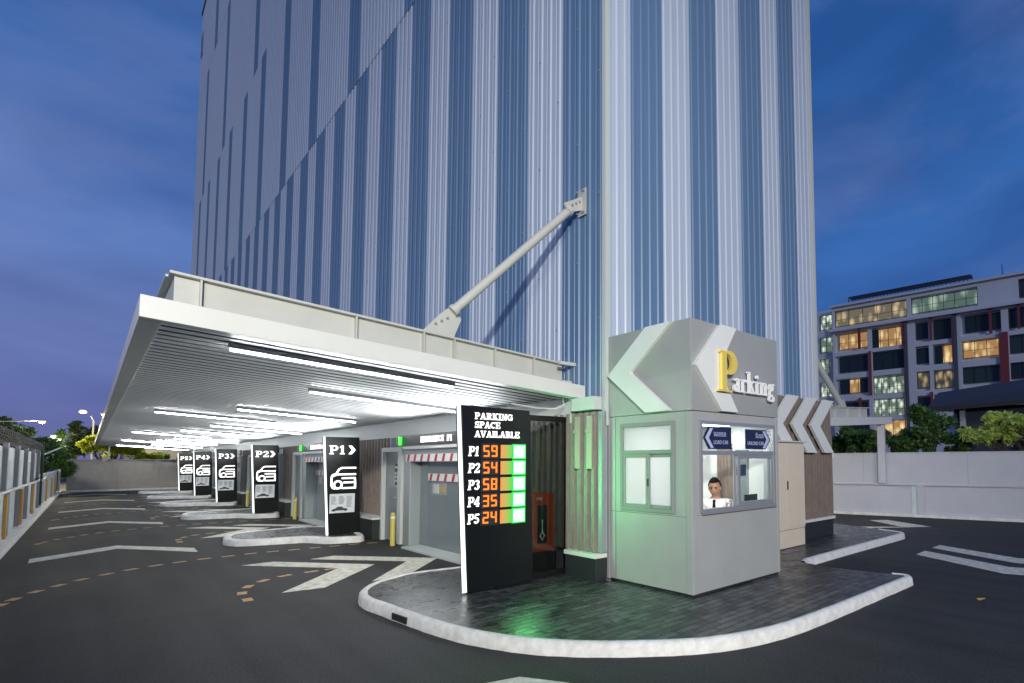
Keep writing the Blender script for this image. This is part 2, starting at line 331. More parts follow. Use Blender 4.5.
def glyph(c):
    T,t,s=.2,.09,.1
    stem=lambda x,top=1: [V_(x,.0,top,T),HS(x-.2,x+.2,s/2,s),HS(x-.2,x+.12,top-s/2,s)]
    G={
    'P':(stem(.22)+[HS(.2,.48,.95,s),HS(.2,.48,.47,t)]+SA(.46,.71,.24,.24,90,-90,.19,.1),.84),
    'R':(stem(.22)+[HS(.2,.48,.95,s),HS(.2,.48,.47,t),SL(.5,.48,.72,.05,T),HS(.62,.95,.05,s)]+SA(.46,.71,.22,.24,90,-90,.19,.1),.97),
    'A':([SL(.17,.05,.44,.97,t),SL(.46,.99,.75,.03,T),HS(.25,.64,.32,t),HS(.0,.32,.05,s),HS(.58,.98,.05,s)],.97),
    'K':(stem(.22)+[SL(.28,.38,.72,.95,t),SL(.42,.6,.76,.05,T),HS(.55,.92,.95,s),HS(.58,.98,.05,s)],.98),
    'I':(stem(.22)+[HS(.2,.42,.95,s)],.48),
    'N':([V_(.17,0,1,t),SL(.16,.97,.74,.03,T),V_(.76,0,1,t),HS(0,.33,.05,s),HS(0,.22,.95,s),HS(.6,.95,.95,s)],.98),
    'G':(SA(.46,.5,.34,.42,52,330,.2,.1,18)+[V_(.76,.04,.45,.16),HS(.56,.92,.45,s),V_(.76,.68,.97,.08)],.96),
    'S':(SA(.38,.73,.24,.21,40,270,.14,.12)+SA(.38,.29,.26,.23,90,-150,.17,.12)+[V_(.62,.7,.97,.07),V_(.1,.03,.32,.07)],.76),
    'C':(SA(.46,.5,.34,.42,50,312,.2,.1,18)+[V_(.74,.68,.98,.08)],.86),
    'E':(stem(.22)+[HS(.2,.74,.95,s),HS(.2,.6,.5,t),HS(.2,.76,.05,s),V_(.73,.72,.97,.08),V_(.75,.03,.3,.08),V_(.6,.38,.62,.07)],.84),
    'V':([SL(.16,.97,.46,.02,T),SL(.49,.03,.78,.95,t),HS(0,.38,.95,s),HS(.6,.96,.95,s)],.95),
    'L':(stem(.22)+[HS(.2,.72,.05,s),V_(.72,.03,.34,.08)],.80),
    'B':(stem(.22)+[HS(.2,.5,.95,s),HS(.2,.5,.51,t),HS(.2,.5,.05,s)]+SA(.48,.73,.18,.22,90,-90,.17,.1)+SA(.48,.28,.23,.23,90,-90,.19,.1),.88),
    'T':([V_(.42,0,1,T),HS(.22,.62,.05,s),HS(.06,.78,.95,s),V_(.08,.7,.97,.08),V_(.76,.7,.97,.08)],.86),
    '1':([V_(.3,0,1,T),HS(.08,.52,.05,s),SL(.08,.78,.3,.95,.1)],.58),
    '2':(SA(.36,.72,.22,.22,175,-40,.17,.12)+[SL(.56,.62,.12,.12,.13),HS(.06,.68,.08,.16),V_(.66,.03,.28,.07)],.76),
    '3':(SA(.34,.74,.2,.2,160,-90,.16,.1)+SA(.34,.28,.24,.24,90,-160,.18,.1),.74),
    '4':([V_(.5,0,1,T),SL(.48,.97,.05,.3,t),HS(.02,.74,.28,s),HS(.32,.68,.05,s)],.8),
    '5':([HS(.13,.64,.91,.15),V_(.15,.5,.95,.09)]+SA(.34,.31,.24,.25,125,-155,.18,.1),.74),
    'a':([V_(.5,.0,.46,.13),HS(.44,.64,.03,.06)]+SA(.3,.17,.16,.14,0,360,.12,.07)+SA(.32,.44,.17,.14,0,160,.12,.07),.68),
    'r':([V_(.2,0,.6,.13),HS(.04,.36,.03,.06),HS(.04,.22,.57,.06)]+SA(.4,.44,.15,.13,150,25,.11,.09),.56),
    'k':([V_(.2,0,1,.13),HS(.04,.36,.03,.06),HS(.04,.22,.97,.06),SL(.22,.26,.54,.58,.06),SL(.34,.36,.58,.03,.13),HS(.46,.7,.03,.06),HS(.42,.66,.57,.06)],.72),
    'i':([V_(.2,0,.6,.13),HS(.04,.36,.03,.06),HS(.04,.22,.57,.06)]+SA(.19,.82,.045,.045,0,360,.09),.42),
    'n':([V_(.2,0,.6,.13),HS(.04,.36,.03,.06),HS(.04,.22,.57,.06),V_(.58,0,.44,.13),HS(.44,.74,.03,.06)]+SA(.4,.43,.18,.14,165,0,.12,.07),.78),
    'g':(SA(.3,.43,.15,.15,0,360,.12,.06,16)+SA(.32,-.12,.22,.12,0,360,.1,.06,16)+[SL(.2,.28,.18,.06,.09),HS(.18,.44,.04,.09),HS(.42,.6,.58,.07)],.66),
    ' ':([],.42)}
    return G[c]
def text(mb,txt,o,u,v,n,h,d,squeeze=1,track=.05,italic=0,mi=0):
    u=Vector(u);v=Vector(v);n=Vector(n);o=Vector(o); x=0;k=0
    for ch in txt:
        polys,adv=glyph(ch)
        for p in polys:
            if len(p)<3: continue
            k+=1
            mb.prism([((x+a+italic*b)*h*squeeze,b*h) for a,b in p],o,u,v,n,d+.00035*(k%9),mi)
        x+=adv+track
    return x*h*squeeze
def font_mesh(name,body,size,o,u,v,mat_,parent,align='LEFT',extr=.002,xs=1):
    cu=bpy.data.curves.new(name,'FONT'); cu.body=body; cu.size=size; cu.align_x=align; cu.extrude=extr
    t=bpy.data.objects.new(name+'_src',cu); C.objects.link(t)
    dg=bpy.context.evaluated_depsgraph_get(); me=bpy.data.meshes.new_from_object(t.evaluated_get(dg)); bpy.data.objects.remove(t); bpy.data.curves.remove(cu)
    off=Vector((0,0,0)); p=parent
    while p: off+=p.location; p=p.parent
    u=Vector(u);v=Vector(v);n=u.cross(v);o=Vector(o)
    for q in me.vertices: q.co=o+u*(q.co.x*xs)+v*q.co.y+n*q.co.z-off
    me.materials.clear(); me.materials.append(mat_); me.name=name
    ob=bpy.data.objects.new(name,me); C.objects.link(ob); ob.parent=parent; return ob

I=.13     # island height
# ------------------------------------------------------------------ ground
g=MB(); g.face([(-400,-300,0),(500,-300,0),(500,700,0),(-400,700,0)]); struct(g.build('ground',M['asphalt']))

# ------------------------------------------------------------------ parking tower
TW=thing('parking_tower','tall corrugated blue and pale striped windowless parking tower behind the glowing canopy','building',(5.2,6.1,0))
XF,YF,YB,XR,ZT=5.2,6.1,57.2,11.4,38.7
inner=MB(); inner.box(XF+.06,XR-.02,YF+.06,YB,2.3,ZT-.2); inner.build('wall_core',M['trim'],TW)
low=MB(); low.box(XF,XR,YF+.05,YB,0,2.3); low.build('lower_wall',M['frame'],TW)
tiers=[(2.3,13.15),(13.15,21.6),(21.6,31.3),(31.3,ZT)]
def dark_left(y,t):
    if t==0: return int((y-6.13)//1.045)%2==0
    if t==1: cs=[4.7,9.1,13.5,17.9,22.3,26.75,31.5,35.9,40.3,44.75,49.05,53.5]; ww=.52
    elif t==2: cs=[14.6,24.1,33.6,43.3,52.2]; ww=.55
    else: cs=[29.8,39.1,48.6]; ww=.55
    return any(abs(y-c)<ww for c in cs)
cl=MB()
pitch=1.045/4
for t,(z0,z1) in enumerate(tiers):
    n=int((YB-6.13)/pitch); lap=.012*(t%2)
    for i in range(-0,n+1):
        y=6.13+i*pitch; mi=1 if dark_left(y+pitch/2,t) else 0
        x0=XF-lap; prof=[(y,0),(y+.055,0),(y+.075,-.032),(y+.125,-.032),(y+.145,0),(y+.19,0),(y+.195,-.010),(y+.205,-.010),(y+.21,0),(y+pitch,0)]
        for (a,da),(b,db) in zip(prof,prof[1:]):
            cl.face([(x0+da*.7,a,z0),(x0+db*.7,b,z0),(x0+db*.7,b,z1),(x0+da*.7,a,z1)],mi)
cl.build('side_cladding',[M['clad_l'],M['clad_b']],TW,fix=False)
cf=MB(); bounds=[5.2,5.71,6.43,7.13,7.89,8.63,9.39,10.05,10.71,11.4]
for k in range(9):
    a,b=bounds[k],bounds[k+1]; nn=3 if k==0 else 4; p=(b-a)/nn
    for i in range(nn):
        x=a+i*p; prof=[(x,0),(x+.03,0),(x+.05,-.015),(x+.09,-.015),(x+.11,0),(x+p,0)]
        for (q,dq),(r,dr) in zip(prof,prof[1:]): cf.face([(q,YF+dq,.5),(r,YF+dr,.5),(r,YF+dr,ZT),(q,YF+dq,ZT)],k%2)
cf.build('front_cladding',[M['clad_l'],M['clad_b']],TW,fix=False)
tr=MB(); tr.box(XF-.05,XF+.03,YF-.05,YF+.03,2.3,ZT+.1); tr.box(XR-.06,XR+.05,YF-.045,YF+.2,0.5,ZT+.1); tr.build('corner_trim',M['trim'],TW)
pa=MB(); pa.box(XF-.10,XR+.1,YF-.09,YB+.1,ZT,ZT+.25); pa.build('parapet',M['fenceg'],TW)
far=MB(); far.box(XR-.02,XR,YF+.2,YB,0,ZT); far.build('far_side_wall',M['clad_l'],TW)
rv=MB(); rv.box(XF-.07,XF-.035,55.9,56.9,34.8,36.6); rv.build('vent',M['fenceg'],TW)
# screws: rows of tiny bolts on the near stripes
sc=MB()
for i in range(10):
    for k in range(0,60,4):
        y=6.13+(k+(i%2)*2)*pitch+.1; z=3.9+.95*i
        sc.box(XF-.034,XF-.022,y-.013,y+.013,z-.013,z+.013)
sc.build('screw',M['fenceg'],TW)['kind']='stuff'
# hanging bits below the cladding: grey fascia above entrances
hb=MB(); hb.box(XF-.14,XF-.035,6.75,YB,2.365,2.76); hb.build('lintel_beam',M['trim'],TW)

# ------------------------------------------------------------------ canopy (west side)
SL_=-.0735
zs=lambda x: 3.08+SL_*(x-.26)         # soffit height
CN=thing('entrance_canopy','long white canopy with ribbed silver soffit along the tower, over the five lanes','canopy',(5.2,6.55,2.7))
YC0,YC1=6.55,57
so_=MB(); pt=.24
y=YC0+.12
while y<YC1-.1:
    pr=[(y,.004,0),(y+.012,0,0),(y+.150,0,0),(y+.16,.004,1),(y+.163,.06,1),(y+.237,.06,1),(y+pt,.004,0)]
    for (a,da,_),(b,db,mm_) in zip(pr,pr[1:]):
        mi=1 if (a-y)>.159 else 0
        so_.face([(.42,a,zs(.42)+da+.012),(5.13,a,zs(5.13)+da+.012),(5.13,b,zs(5.13)+db+.012),(.42,b,zs(.42)+db+.012)],mi)
    y+=pt
so_.build('soffit',[M['soffit'],M['groove']],CN,fix=False)
fa=MB()
# front fascia: sheared box following the roof slope
def slant(mb,x0,x1,y0,y1,za,zb,mi=0):   # za/zb offsets above the soffit line
    n=len(mb.v)
    for zz in (za,zb):
        for x,y in ((x0,y0),(x1,y0),(x1,y1),(x0,y1)): mb.v.append((x,y,zs(x)+zz))
    for f in ((3,2,1,0),(4,5,6,7),(0,1,5,4),(1,2,6,5),(2,3,7,6),(3,0,4,7)): mb.f.append(tuple(n+i for i in f)); mb.mi.append(mi)
slant(fa,.26,5.18,YC0,YC0+.14,0,.20)
fa.build('front_fascia',M['white'],CN,bevel=.006)
fb=MB(); slant(fb,.26,.42,YC0+.143,YC1,0,.20); fb.build('side_fascia',M['white'],CN,bevel=.006)
rt=MB(); slant(rt,.423,5.13,YC0+.143,YC1,.07,.19); rt.build('roof_sheet',M['trim'],CN)
bm_=MB()
slant(bm_,.52,5.15,7.10,7.13,.20,.575); slant(bm_,.48,5.15,7.02,7.2,.575,.60)
slant(bm_,.52,.55,7.13,YC1,.20,.575); slant(bm_,.46,.61,7.2,YC1,.575,.598)
for x in (.72,2.15,2.95,3.36,3.96,4.6): slant(bm_,x-.008,x+.008,7.03,7.099,.20,.574)
bm_.build('roof_beam',M['cream'],CN)
br=MB()
A=Vector((3.16,7.08,3.62)); B=Vector((5.12,6.62,5.78)); d=(B-A).normalized()
br.tube([A+d*.28,B-d*.28],.062,16); br.tube([A+d*.24,A+d*.30],.08,16); br.tube([B-d*.30,B-d*.24],.08,16)
br.build('brace_tube',M['cream'],CN,smooth=False)
bp_=MB()
bp_.prism([(-.24,-.16),(.20,-.16),(.30,.10),(.16,.26),(.0,.12)],(A.x,A.y-.01,A.z),X3,Z3,Y3,.022)
bp_.build('gusset_plate',M['cream'],CN); bp_=MB(); bp_.prism([(-.30,-.13),(-.22,-.25),(.07,-.12),(.07,.10)],(B.x,B.y-.01,B.z),X3,Z3,Y3,.022)
bp_.box(5.155,5.17,6.52,6.72,5.56,5.98)
bp_.build('gusset_plate',M['cream'],CN)
bl_=[]
for i in range(3): bl_.append(((A.x-.06+.08*i,A.y-.035,A.z-.02+.05*i),(A.x-.06+.08*i,A.y-.005,A.z-.02+.05*i),.016))
for i in range(3): bl_.append(((B.x-.16+.07*i,B.y-.035,B.z-.12+.05*i),(B.x-.16+.07*i,B.y-.005,B.z-.12+.05*i),.016))
for z in (5.60,5.94):
    for y in (6.55,6.69): bl_.append(((5.1,y,z),(5.154,y,z),.012))
for p_,q_,r_ in bl_: MB().tube([p_,q_],r_,8).build('bolt',M['alu'],CN)
# beam end bracket on the tower
bk=MB(); bk.box(4.98,5.16,6.86,6.98,2.98,3.02); bk.box(5.05,5.09,6.9,6.94,2.6,3.0); bk.build('bracket',M['trim'],CN); bk=MB(); bk.box(4.9,5.2,6.8,6.86,3.25,3.30); bk.build('bracket',M['trim'],CN)
# stubby box beam over the slats beside the booth
sb=MB(); sb.box(5.0,5.17,6.14,6.66,2.53,2.72); sb.build('stub_beam',M['trim'],CN,bevel=.004)
# conduit loop
cd=MB(); cd.tube([(4.1,6.85,2.60),(4.5,6.8,2.56),(4.78,6.75,2.56),(4.9,6.72,2.62),(4.88,6.7,2.74),(4.78,6.72,2.78)],.012,6); cd.build('conduit',M['trim'],CN)

# tube lights
def tube_light(x0,x1,y):
    o=None
    r=thing('tube_light','','ceiling light',(x0,y,zs(x0)))
    h=MB(); n=0
    def sl(mb,yy0,yy1,za,zb):
        n=len(mb.v)
        for zz in (za,zb):
            for x,q in ((x0,yy0),(x1,yy0),(x1,yy1),(x0,yy1)): mb.v.append((x,q,zs(x)+zz))
        for f in ((3,2,1,0),(4,5,6,7),(0,1,5,4),(1,2,6,5),(2,3,7,6),(3,0,4,7)): mb.f.append(tuple(n+i for i in f)); mb.mi.append(0)
    sl(h,y-.03,y+.03,-.050,.0); h.build('housing',M['fenceg'],r,bevel=.004)
    for xx in (x0+.3,(x0+x1)/2,x1-.3):
        b_=MB(); b_.tube([(xx,y,zs(xx)+.001),(xx,y,zs(xx)+.04)],.008,6); b_.build('hanger',M['trim'],r)
    d=MB(); d.tube([(x0+.02,y,zs(x0+.02)-.066),(x1-.02,y,zs(x1-.02)-.066)],.010,8); d.build('tube',M['tube'],r,smooth=True)
    return r
TL=[(.96,3.39,7.1),(2.3,4.65,9.65),(2.07,4.32,14.0),(1.0,3.32,16.9),(2.4,4.7,20.3),(2.1,4.3,24.2),(1.08,3.4,28.2),(2.5,4.8,31.6),(2.2,4.5,35.2),(1.11,3.45,38.4),(2.5,4.8,43.0),(1.2,3.5,49.5),(2.6,4.9,50.5)]
TN=['nearest tube light under the canopy, just behind the front fascia','second tube light from the front, ending above the number display sign','tube light hanging before the black P1 lane sign on the tower side','tube light on the outer half of the soffit, level with the first lane island','fifth tube light from the front of the canopy','sixth tube light from the front, near the P2 lane sign','seventh tube light from the front, on the outer half of the soffit','eighth tube light from the front, near the P3 lane sign','ninth tube light from the front on the tower side','tenth tube light from the front, on the outer half of the soffit','eleventh tube light from the front, near the P5 lane sign','farthest tube light on the outer half of the canopy soffit','farthest tube light on the tower side of the soffit']
for (a,b,c),l in zip(TL,TN):
    r=tube_light(a,b,c); r['label']=l; r['group']='tube lights under the canopy'

# ------------------------------------------------------------------ lane modules on the tower wall
TS=[14.43,22.5,30.0,37.0,44.0]
ordn=['first','second','third','fourth','fifth']
def slats(mb,x,y0,y1,z0,z1,step=.17,w=.05,d=.12,mi=0):
    n=int((y1-y0)/step); 
    for i in range(n):
        y=y0+step*(i+.5); mb.box(x-d,x,y-w/2,y+w/2,z0,z1,mi)
def portal(T,k):
    L=f'grey entrance gate of lane P{k} under the lit sign reading ENTRANCE P{k}'
    r=thing('entrance_gate',L,'gate',(4.9,T-4.2,0),'lane entrance gates')
    y0,y1=T-6.35,T-2.1
    f=MB(); f.box(4.78,5.17,y1-.34,y1,0,2.10); f.box(4.78,5.17,y0,y0+.3,0,2.10); f.box(4.78,5.17,y0+.3,y1-.34,1.93,2.10); f.build('gate_frame',M['frame'],r,bevel=.008)
    p=MB(); p.box(5.0,5.05,y0+.3,y1-.34,0.02,1.93)
    for q in (y1-.72,y1-2.3): p.box(4.985,5.0,q-.01,q+.01,.02,1.93)
    p.build('door_panel',M['door'],r)
    t=MB(); t.box(4.6,5.0,y0+.1,y1-.4,.0,.035); t.build('threshold',M['trim'],r)
    s=MB(); s.box(4.74,4.78,y0,y1+.16,2.13,2.36); s.build('sign_box',M['black'],r)
    ww=MB(); ww.box(4.70,4.78,y0,y1-.1,2.06,2.115); ww.build('lintel_strip',M['white'],r)
    ul=bpy.data.lights.new('soffit_fill','AREA'); ul.shape='RECTANGLE'; ul.size=4.0; ul.size_y=.06; ul.energy=46; ul.color=(.95,.98,1)  # unseen light added to brighten the canopy soffit, not a gate fixture
    uo=bpy.data.objects.new('soffit_fill',ul); C.objects.link(uo); uo.parent=r; uo.location=Vector((4.66,(y0+y1)/2,2.14))-r.location
    uo.matrix_local=Matrix.Translation(uo.location)@Matrix(((0,.36,.93),(1,0,0),(0,.93,-.36))).to_4x4()
    tx=MB(); text(tx,f'ENTRANCE  P{k}',(4.74,T-3.05,2.19),(0,-1,0),Z3,(-1,0,0),.115,.01,1.2); tx.build('sign_lettering',M['neon'],r)
    gs=MB(); gs.box(4.69,4.73,y1+.0,y1+.12,2.15,2.33); gs.build('green_signal',M['gsign'],r)
    rs=MB(); rs.box(4.69,4.73,y1+.15,y1+.26,2.15,2.33); rs.build('red_signal',M['rsign'],r)
    for (ya,yb,zb,xx) in ((y1-.18,y0+.1,1.80,4.76),(y1-.85,y0+.35,1.40,4.96)):
        b=MB(); n=int((ya-yb)/.17)
        b.box(xx-.012,xx,yb,ya,zb,zb+.15,0)
        for i in range(n):
            yy=ya-.06-i*.34*.98
            if yy-.17<yb: break
            b.prism([(yy,zb+.004),(yy-.10,zb+.004),(yy-.16,zb+.146),(yy-.06,zb+.146)],(xx-.0125,0,0),Y3,Z3,(-1,0,0),.003,1)
        b.build('striped_bar',[M['whitep'],M['redp']],r)
    nb=MB(); nb.box(4.985,4.998,y1-1.6,y1-.95,1.12,1.36); nb.build('notice_plate',M['frame'],r)
    lk=MB(); lk.box(4.975,4.984,y1-1.28,y1-1.05,1.15,1.33,0); lk.box(4.975,4.984,y1-1.56,y1-1.34,1.19,1.27,1); lk.build('notice_print',[M['trim'],M['orange']],r)
    # service door
    d=thing('service_door',f'pale grey metal service door between the P{k} lane sign and the P{k} entrance gate','door',(4.8,T-1.3,0),'service doors')
    a,b=T-1.75,T-.85
    f=MB(); f.box(4.78,5.17,b,b+.09,0,2.12); f.box(4.78,5.17,a-.2,a,0,2.12); f.box(4.78,5.17,a,b,2.02,2.12); f.build('door_frame',M['trim'],d,bevel=.005)
    f=MB(); f.box(4.86,4.91,a,b,.02,2.02); f.build('door_leaf',M['door'],d)
    f=MB(); f.box(4.845,4.858,a+.12,a+.32,1.25,1.75); f.build('door_window',M['wdark'],d)
    f=MB(); f.tube([(4.85,a+.1,1.0),(4.80,a+.1,1.0),(4.80,a+.22,1.0)],.012,8); f.box(4.845,4.858,a+.06,a+.14,.92,1.1); f.build('handle',M['alu'],d)
    # bollard
    bl=thing('bollard',f'yellow steel bollard beside the P{k} entrance gate','bollard',(4.62,T-1.98,0),'yellow bollards by the gates')
    f=MB(); f.tube([(4.62,T-1.98,0),(4.62,T-1.98,.66),(4.62,T-1.98,.70)],[.05,.05,.035],14); f.build('post',M['yellow'],bl,smooth=False)
    f=MB(); f.tube([(4.62,T-1.98,.58),(4.62,T-1.98,.62)],.0515,14); f.build('reflector_band',M['whitep'],bl)
    # slat wall
    sw=thing('slat_screen',f'brown vertical slat screen on a black plinth behind the P{k} lane sign','screen',(4.9,T,0),'slat screens between gates')
    f=MB(); slats(f,4.998,T-.74,T+1.5,.5,2.36,.20,.05,.06); f.build('slats',M['slat'],sw)
    f=MB(); f.box(5.0,5.16,T-.74,T+1.5,.5,2.36); f.build('backing_panel',M['clad_l'],sw)
    f=MB(); f.box(4.62,5.16,T-.76,T+1.52,0.0,.46); f.build('plinth',M['blackm'],sw,bevel=.006)
    f=MB(); f.box(4.60,5.165,T-.77,T+1.53,.462,.5); f.build('sill',M['white'],sw)
def car_icon(mb,o,u,v,n,s):
    def pl(pts,w):
        k=0
        for (a,b),(c,d) in zip(pts,pts[1:]):
            L=math.hypot(c-a,d-b) or 1; e=w*.35/L
            mb.prism([(p*s,q*s) for p,q in SL(a-(c-a)*e,b-(d-b)*e,c+(c-a)*e,d+(d-b)*e,w)],o,u,v,n,.012+.0004*(k%5)); k+=1
    w=.075
    pl([(1,1),(.42,1),(.30,.93),(.18,.72),(.05,.68)],w); pl([(.2,.70),(.5,.70),(1,.70)],w)
    pl([(.05,.68),(0,.55),(0,.2),(.06,.08),(.14,.05)],w); pl([(0,.6),(.14,.66)],w)
    for i in range(14):
        a0,a1=2*math.pi*i/14,2*math.pi*(i+1)/14
        pl([(.27+.16*math.cos(a0),.22+.17*math.sin(a0)),(.27+.16*math.cos(a1),.22+.17*math.sin(a1))],w)
    pl([(.45,.52),(.98,.52)],w); pl([(.98,.52),(1.0,.3)],w); pl([(.52,.32),(.9,.32)],w); pl([(.46,.06),(1,.06)],w); pl([(1,.3),(1,.06)],w)
def totem(T,k):
    r=thing('lane_sign',f'black upright lane sign reading P{k} with glowing car symbol and lit white edge','sign',(4.15,T,I),'black lane signs P1 to P5')
    zt=2.38; sh=.12
    f=MB(); P_=[(3.90,I),(4.57,I),(4.50,zt),(3.78,zt)]
    f.prism(P_,(0,T-.11,0),X3,Z3,Y3,.26); f.build('panel',M['black'],r,bevel=.004)
    f=MB(); f.prism([(3.86,I),(3.897,I),(3.777,zt),(3.745,zt)],(0,T-.10,0),X3,Z3,Y3,.04); f.build('light_strip',M['strip'],r)
    f=MB(); text(f,f'P{k}',(3.865,T-.111,1.98),X3,Z3,(0,-1,0),.20,.012,1.15); 
    f.prism([(0,0),(.07,0),(.15,.10),(.07,.20),(0,.20),(.075,.10)],(4.27,T-.111,1.98),X3,Z3,(0,-1,0),.012); f.build('lettering',M['neon'],r)
    f=MB(); car_icon(f,(3.93,T-.111,1.16),X3,Z3,(0,-1,0),.50); f.build('car_symbol',M['neon'],r)
    f=MB(); f.box(3.90,4.43,T-.123,T-.1115,.62,1.06); b=f.build('info_board',M['board'],r,bevel=.003)
    f=MB(); rr=random.Random(3)
    for c in range(3):
        for i in range(11):
            z=1.0-.024*i; 
            if c<2 and i>7: continue
            f.box(3.925+.165*c,3.925+.165*c+rr.uniform(.08,.13),T-.125,T-.1235,z-.006,z+.003)
    f.prism([(0,.02),(.04,.06),(.09,.07),(.14,.11),(.22,.11),(.27,.07),(.34,.06),(.35,.02),(.30,0),(.26,.02),(.1,.02),(.07,0)],(3.93,T-.1235,.655),X3,Z3,(0,-1,0),.002)
    f.build('board_print',M['ink'],b)
def smooth_poly(pts,n=3):
    for _ in range(n):
        q=[]
        for i in range(len(pts)):
            a,b=Vector(pts[i]),Vector(pts[(i+1)%len(pts)]); q+=[tuple(a*.75+b*.25),tuple(a*.25+b*.75)]
        pts=q
    return pts
def offset_poly(pts,d):
    L=len(pts); o=[]
    for i in range(L):
        a,b,c=Vector(pts[i-1]),Vector(pts[i]),Vector(pts[(i+1)%L]); t=(c-a)
        if t.length<1e-6: t=(b-a)
        t.normalize(); o.append((b.x-t.y*d,b.y+t.x*d))
    return o
def island(name,label,pts,kw,kmat,mask=None,group=None,rough=0,h=I):
    """pts counter-clockwise; kerb ribbon runs along the edge where mask is True"""
    r=thing(name,label,'traffic island',(pts[0][0],pts[0][1],0),group)
    inn=offset_poly(pts,kw); f=MB(); f.face([(x,y,h-.012) for x,y in inn]); 
    L=len(pts)
    for i in range(L):
        j=(i+1)%L; f.face([(*inn[i],h-.012),(*inn[j],h-.012),(*inn[j],0),(*inn[i],0)])
    f.build('paving',M['paver'],r)
    k=MB(); rr=random.Random(5)
    prof=[(0,0),(.012,h*.78),(.045,h),(kw*.8,h),(kw+.004,h-.03)]
    rings=[offset_poly(pts,a) for a,_ in prof]; jit=[rr.uniform(-rough,rough) for _ in pts]; jz=[rr.uniform(-rough,rough)*.3 for _ in pts]
    n0=len(k.v)
    for q,(a,z) in enumerate(prof):
        for i in range(L):
            x,y=rings[q][i]; k.v.append((x+(jit[i] if q<2 else 0),y+(jit[i] if q<2 else 0),z+(jz[i] if q else 0)))
    for q in range(len(prof)-1):
        for i in range(L):
            j=(i+1)%L
            if mask and not (mask(pts[i]) and mask(pts[j])): continue
            k.f.append((q*L+i,q*L+j,(q+1)*L+j,(q+1)*L+i)); k.mi.append(0)
    k.build('kerb',kmat,r,smooth=True)
    return r
def densify(pts,step):
    o=[]
    for i in range(len(pts)):
        a,b=Vector(pts[i]),Vector(pts[(i+1)%len(pts)]); n=max(1,int((b-a).length/step))
        o+=[tuple(a.lerp(b,t/n)) for t in range(n)]
    return o
for k,T in enumerate(TS,1):
    portal(T,k); totem(T,k)
    base=[(2.08,T+.42),(3.2,T+.02),(3.46,T-.05),(3.68,T-.62),(3.85,T-.75),(4.6,T-1.02),(4.6,T+2.25),(3.2,T+2.3),(2.55,T+2.1),(2.2,T+1.7)]
    base=[(x+0,y) for x,y in base]
    pts=densify(smooth_poly(base,2),.25)
    island('lane_island',f'black paved island with thick white kerb carrying the P{k} lane sign',pts,.16,M['kerb2'],None,'lane islands under the canopy',.003,.14)

# main island --------------------------------------------------------------
front=[(2.42,7.34),(2.46,6.88),(2.53,6.06),(2.61,5.49),(2.72,5.05),(2.96,4.49),(3.33,3.99),(3.74,3.60),(4.12,3.32),(4.63,3.12),(5.2,3.02),(5.97,2.99),(7.17,2.98),(8.1,2.97),(8.30,3.0),(8.37,3.12),(8.33,3.35),(8.26,3.75),(8.22,4.25),(8.30,4.68),(8.5,4.74),(10.0,4.76),(12.2,4.76),(12.85,4.78),(13.08,4.95),(13.2,5.3),(13.5,6.0),(14,8),(11.4,8),(11.4,6.03),(5.2,6.03),(5.2,8.3),(4.3,8.5),(3.5,8.62),(3.1,8.48),(2.84,8.33),(2.6,8.05),(2.47,7.75)]
def cat(pts,seg=4):
    o=[];L=len(pts)
    for i in range(L):
        p0,p1,p2,p3=[Vector(pts[(i+a-1)%L]) for a in range(4)]
        corner=(p1-p0).angle(p2-p1,0)>1.0 or (p2-p1).angle(p3-p2,0)>1.0
        for s in range(seg):
            t=s/seg
            q=p1.lerp(p2,t) if corner else .5*((2*p1)+(-p0+p2)*t+(2*p0-5*p1+4*p2-p3)*t*t+(-p0+3*p1-3*p2+p3)*t*t*t)
            o.append((q.x,q.y))
    return o
ip=cat(front,5)
def mask(p):
    x,y=p
    if 8.2<x<8.36 and 3.34<y<4.66: return False
    if x<11.5 and y>5.9 and x>5.1: return False
    if x>13.3: return False
    return True
island('booth_island','large wet dark brick paved island with chipped white kerb around the booth',ip,.11,M['kerb'],mask,None,.004)
# drain opening
_k=min(range(len(ip)),key=lambda i:abs(ip[i][1]-6.5)+(10 if ip[i][0]>3 else 0)); _a=Vector(ip[_k-1]); _b=Vector(ip[_k+2]); _t=(_b-_a).normalized(); _n=Vector((_t.y,-_t.x)); _m=(_a+_b)/2
dr=MB(); dr.prism([(-.17,.012),(.17,.012),(.17,.085),(-.17,.085)],(_m.x-_n.x*.03,_m.y-_n.y*.03,0),(_t.x,_t.y,0),Z3,(_n.x,_n.y,0),.036); o=dr.build('drain_opening',M['dark']); tag(o,'small dark rusty drain opening in the white kerb at the tip of the booth island','drain')

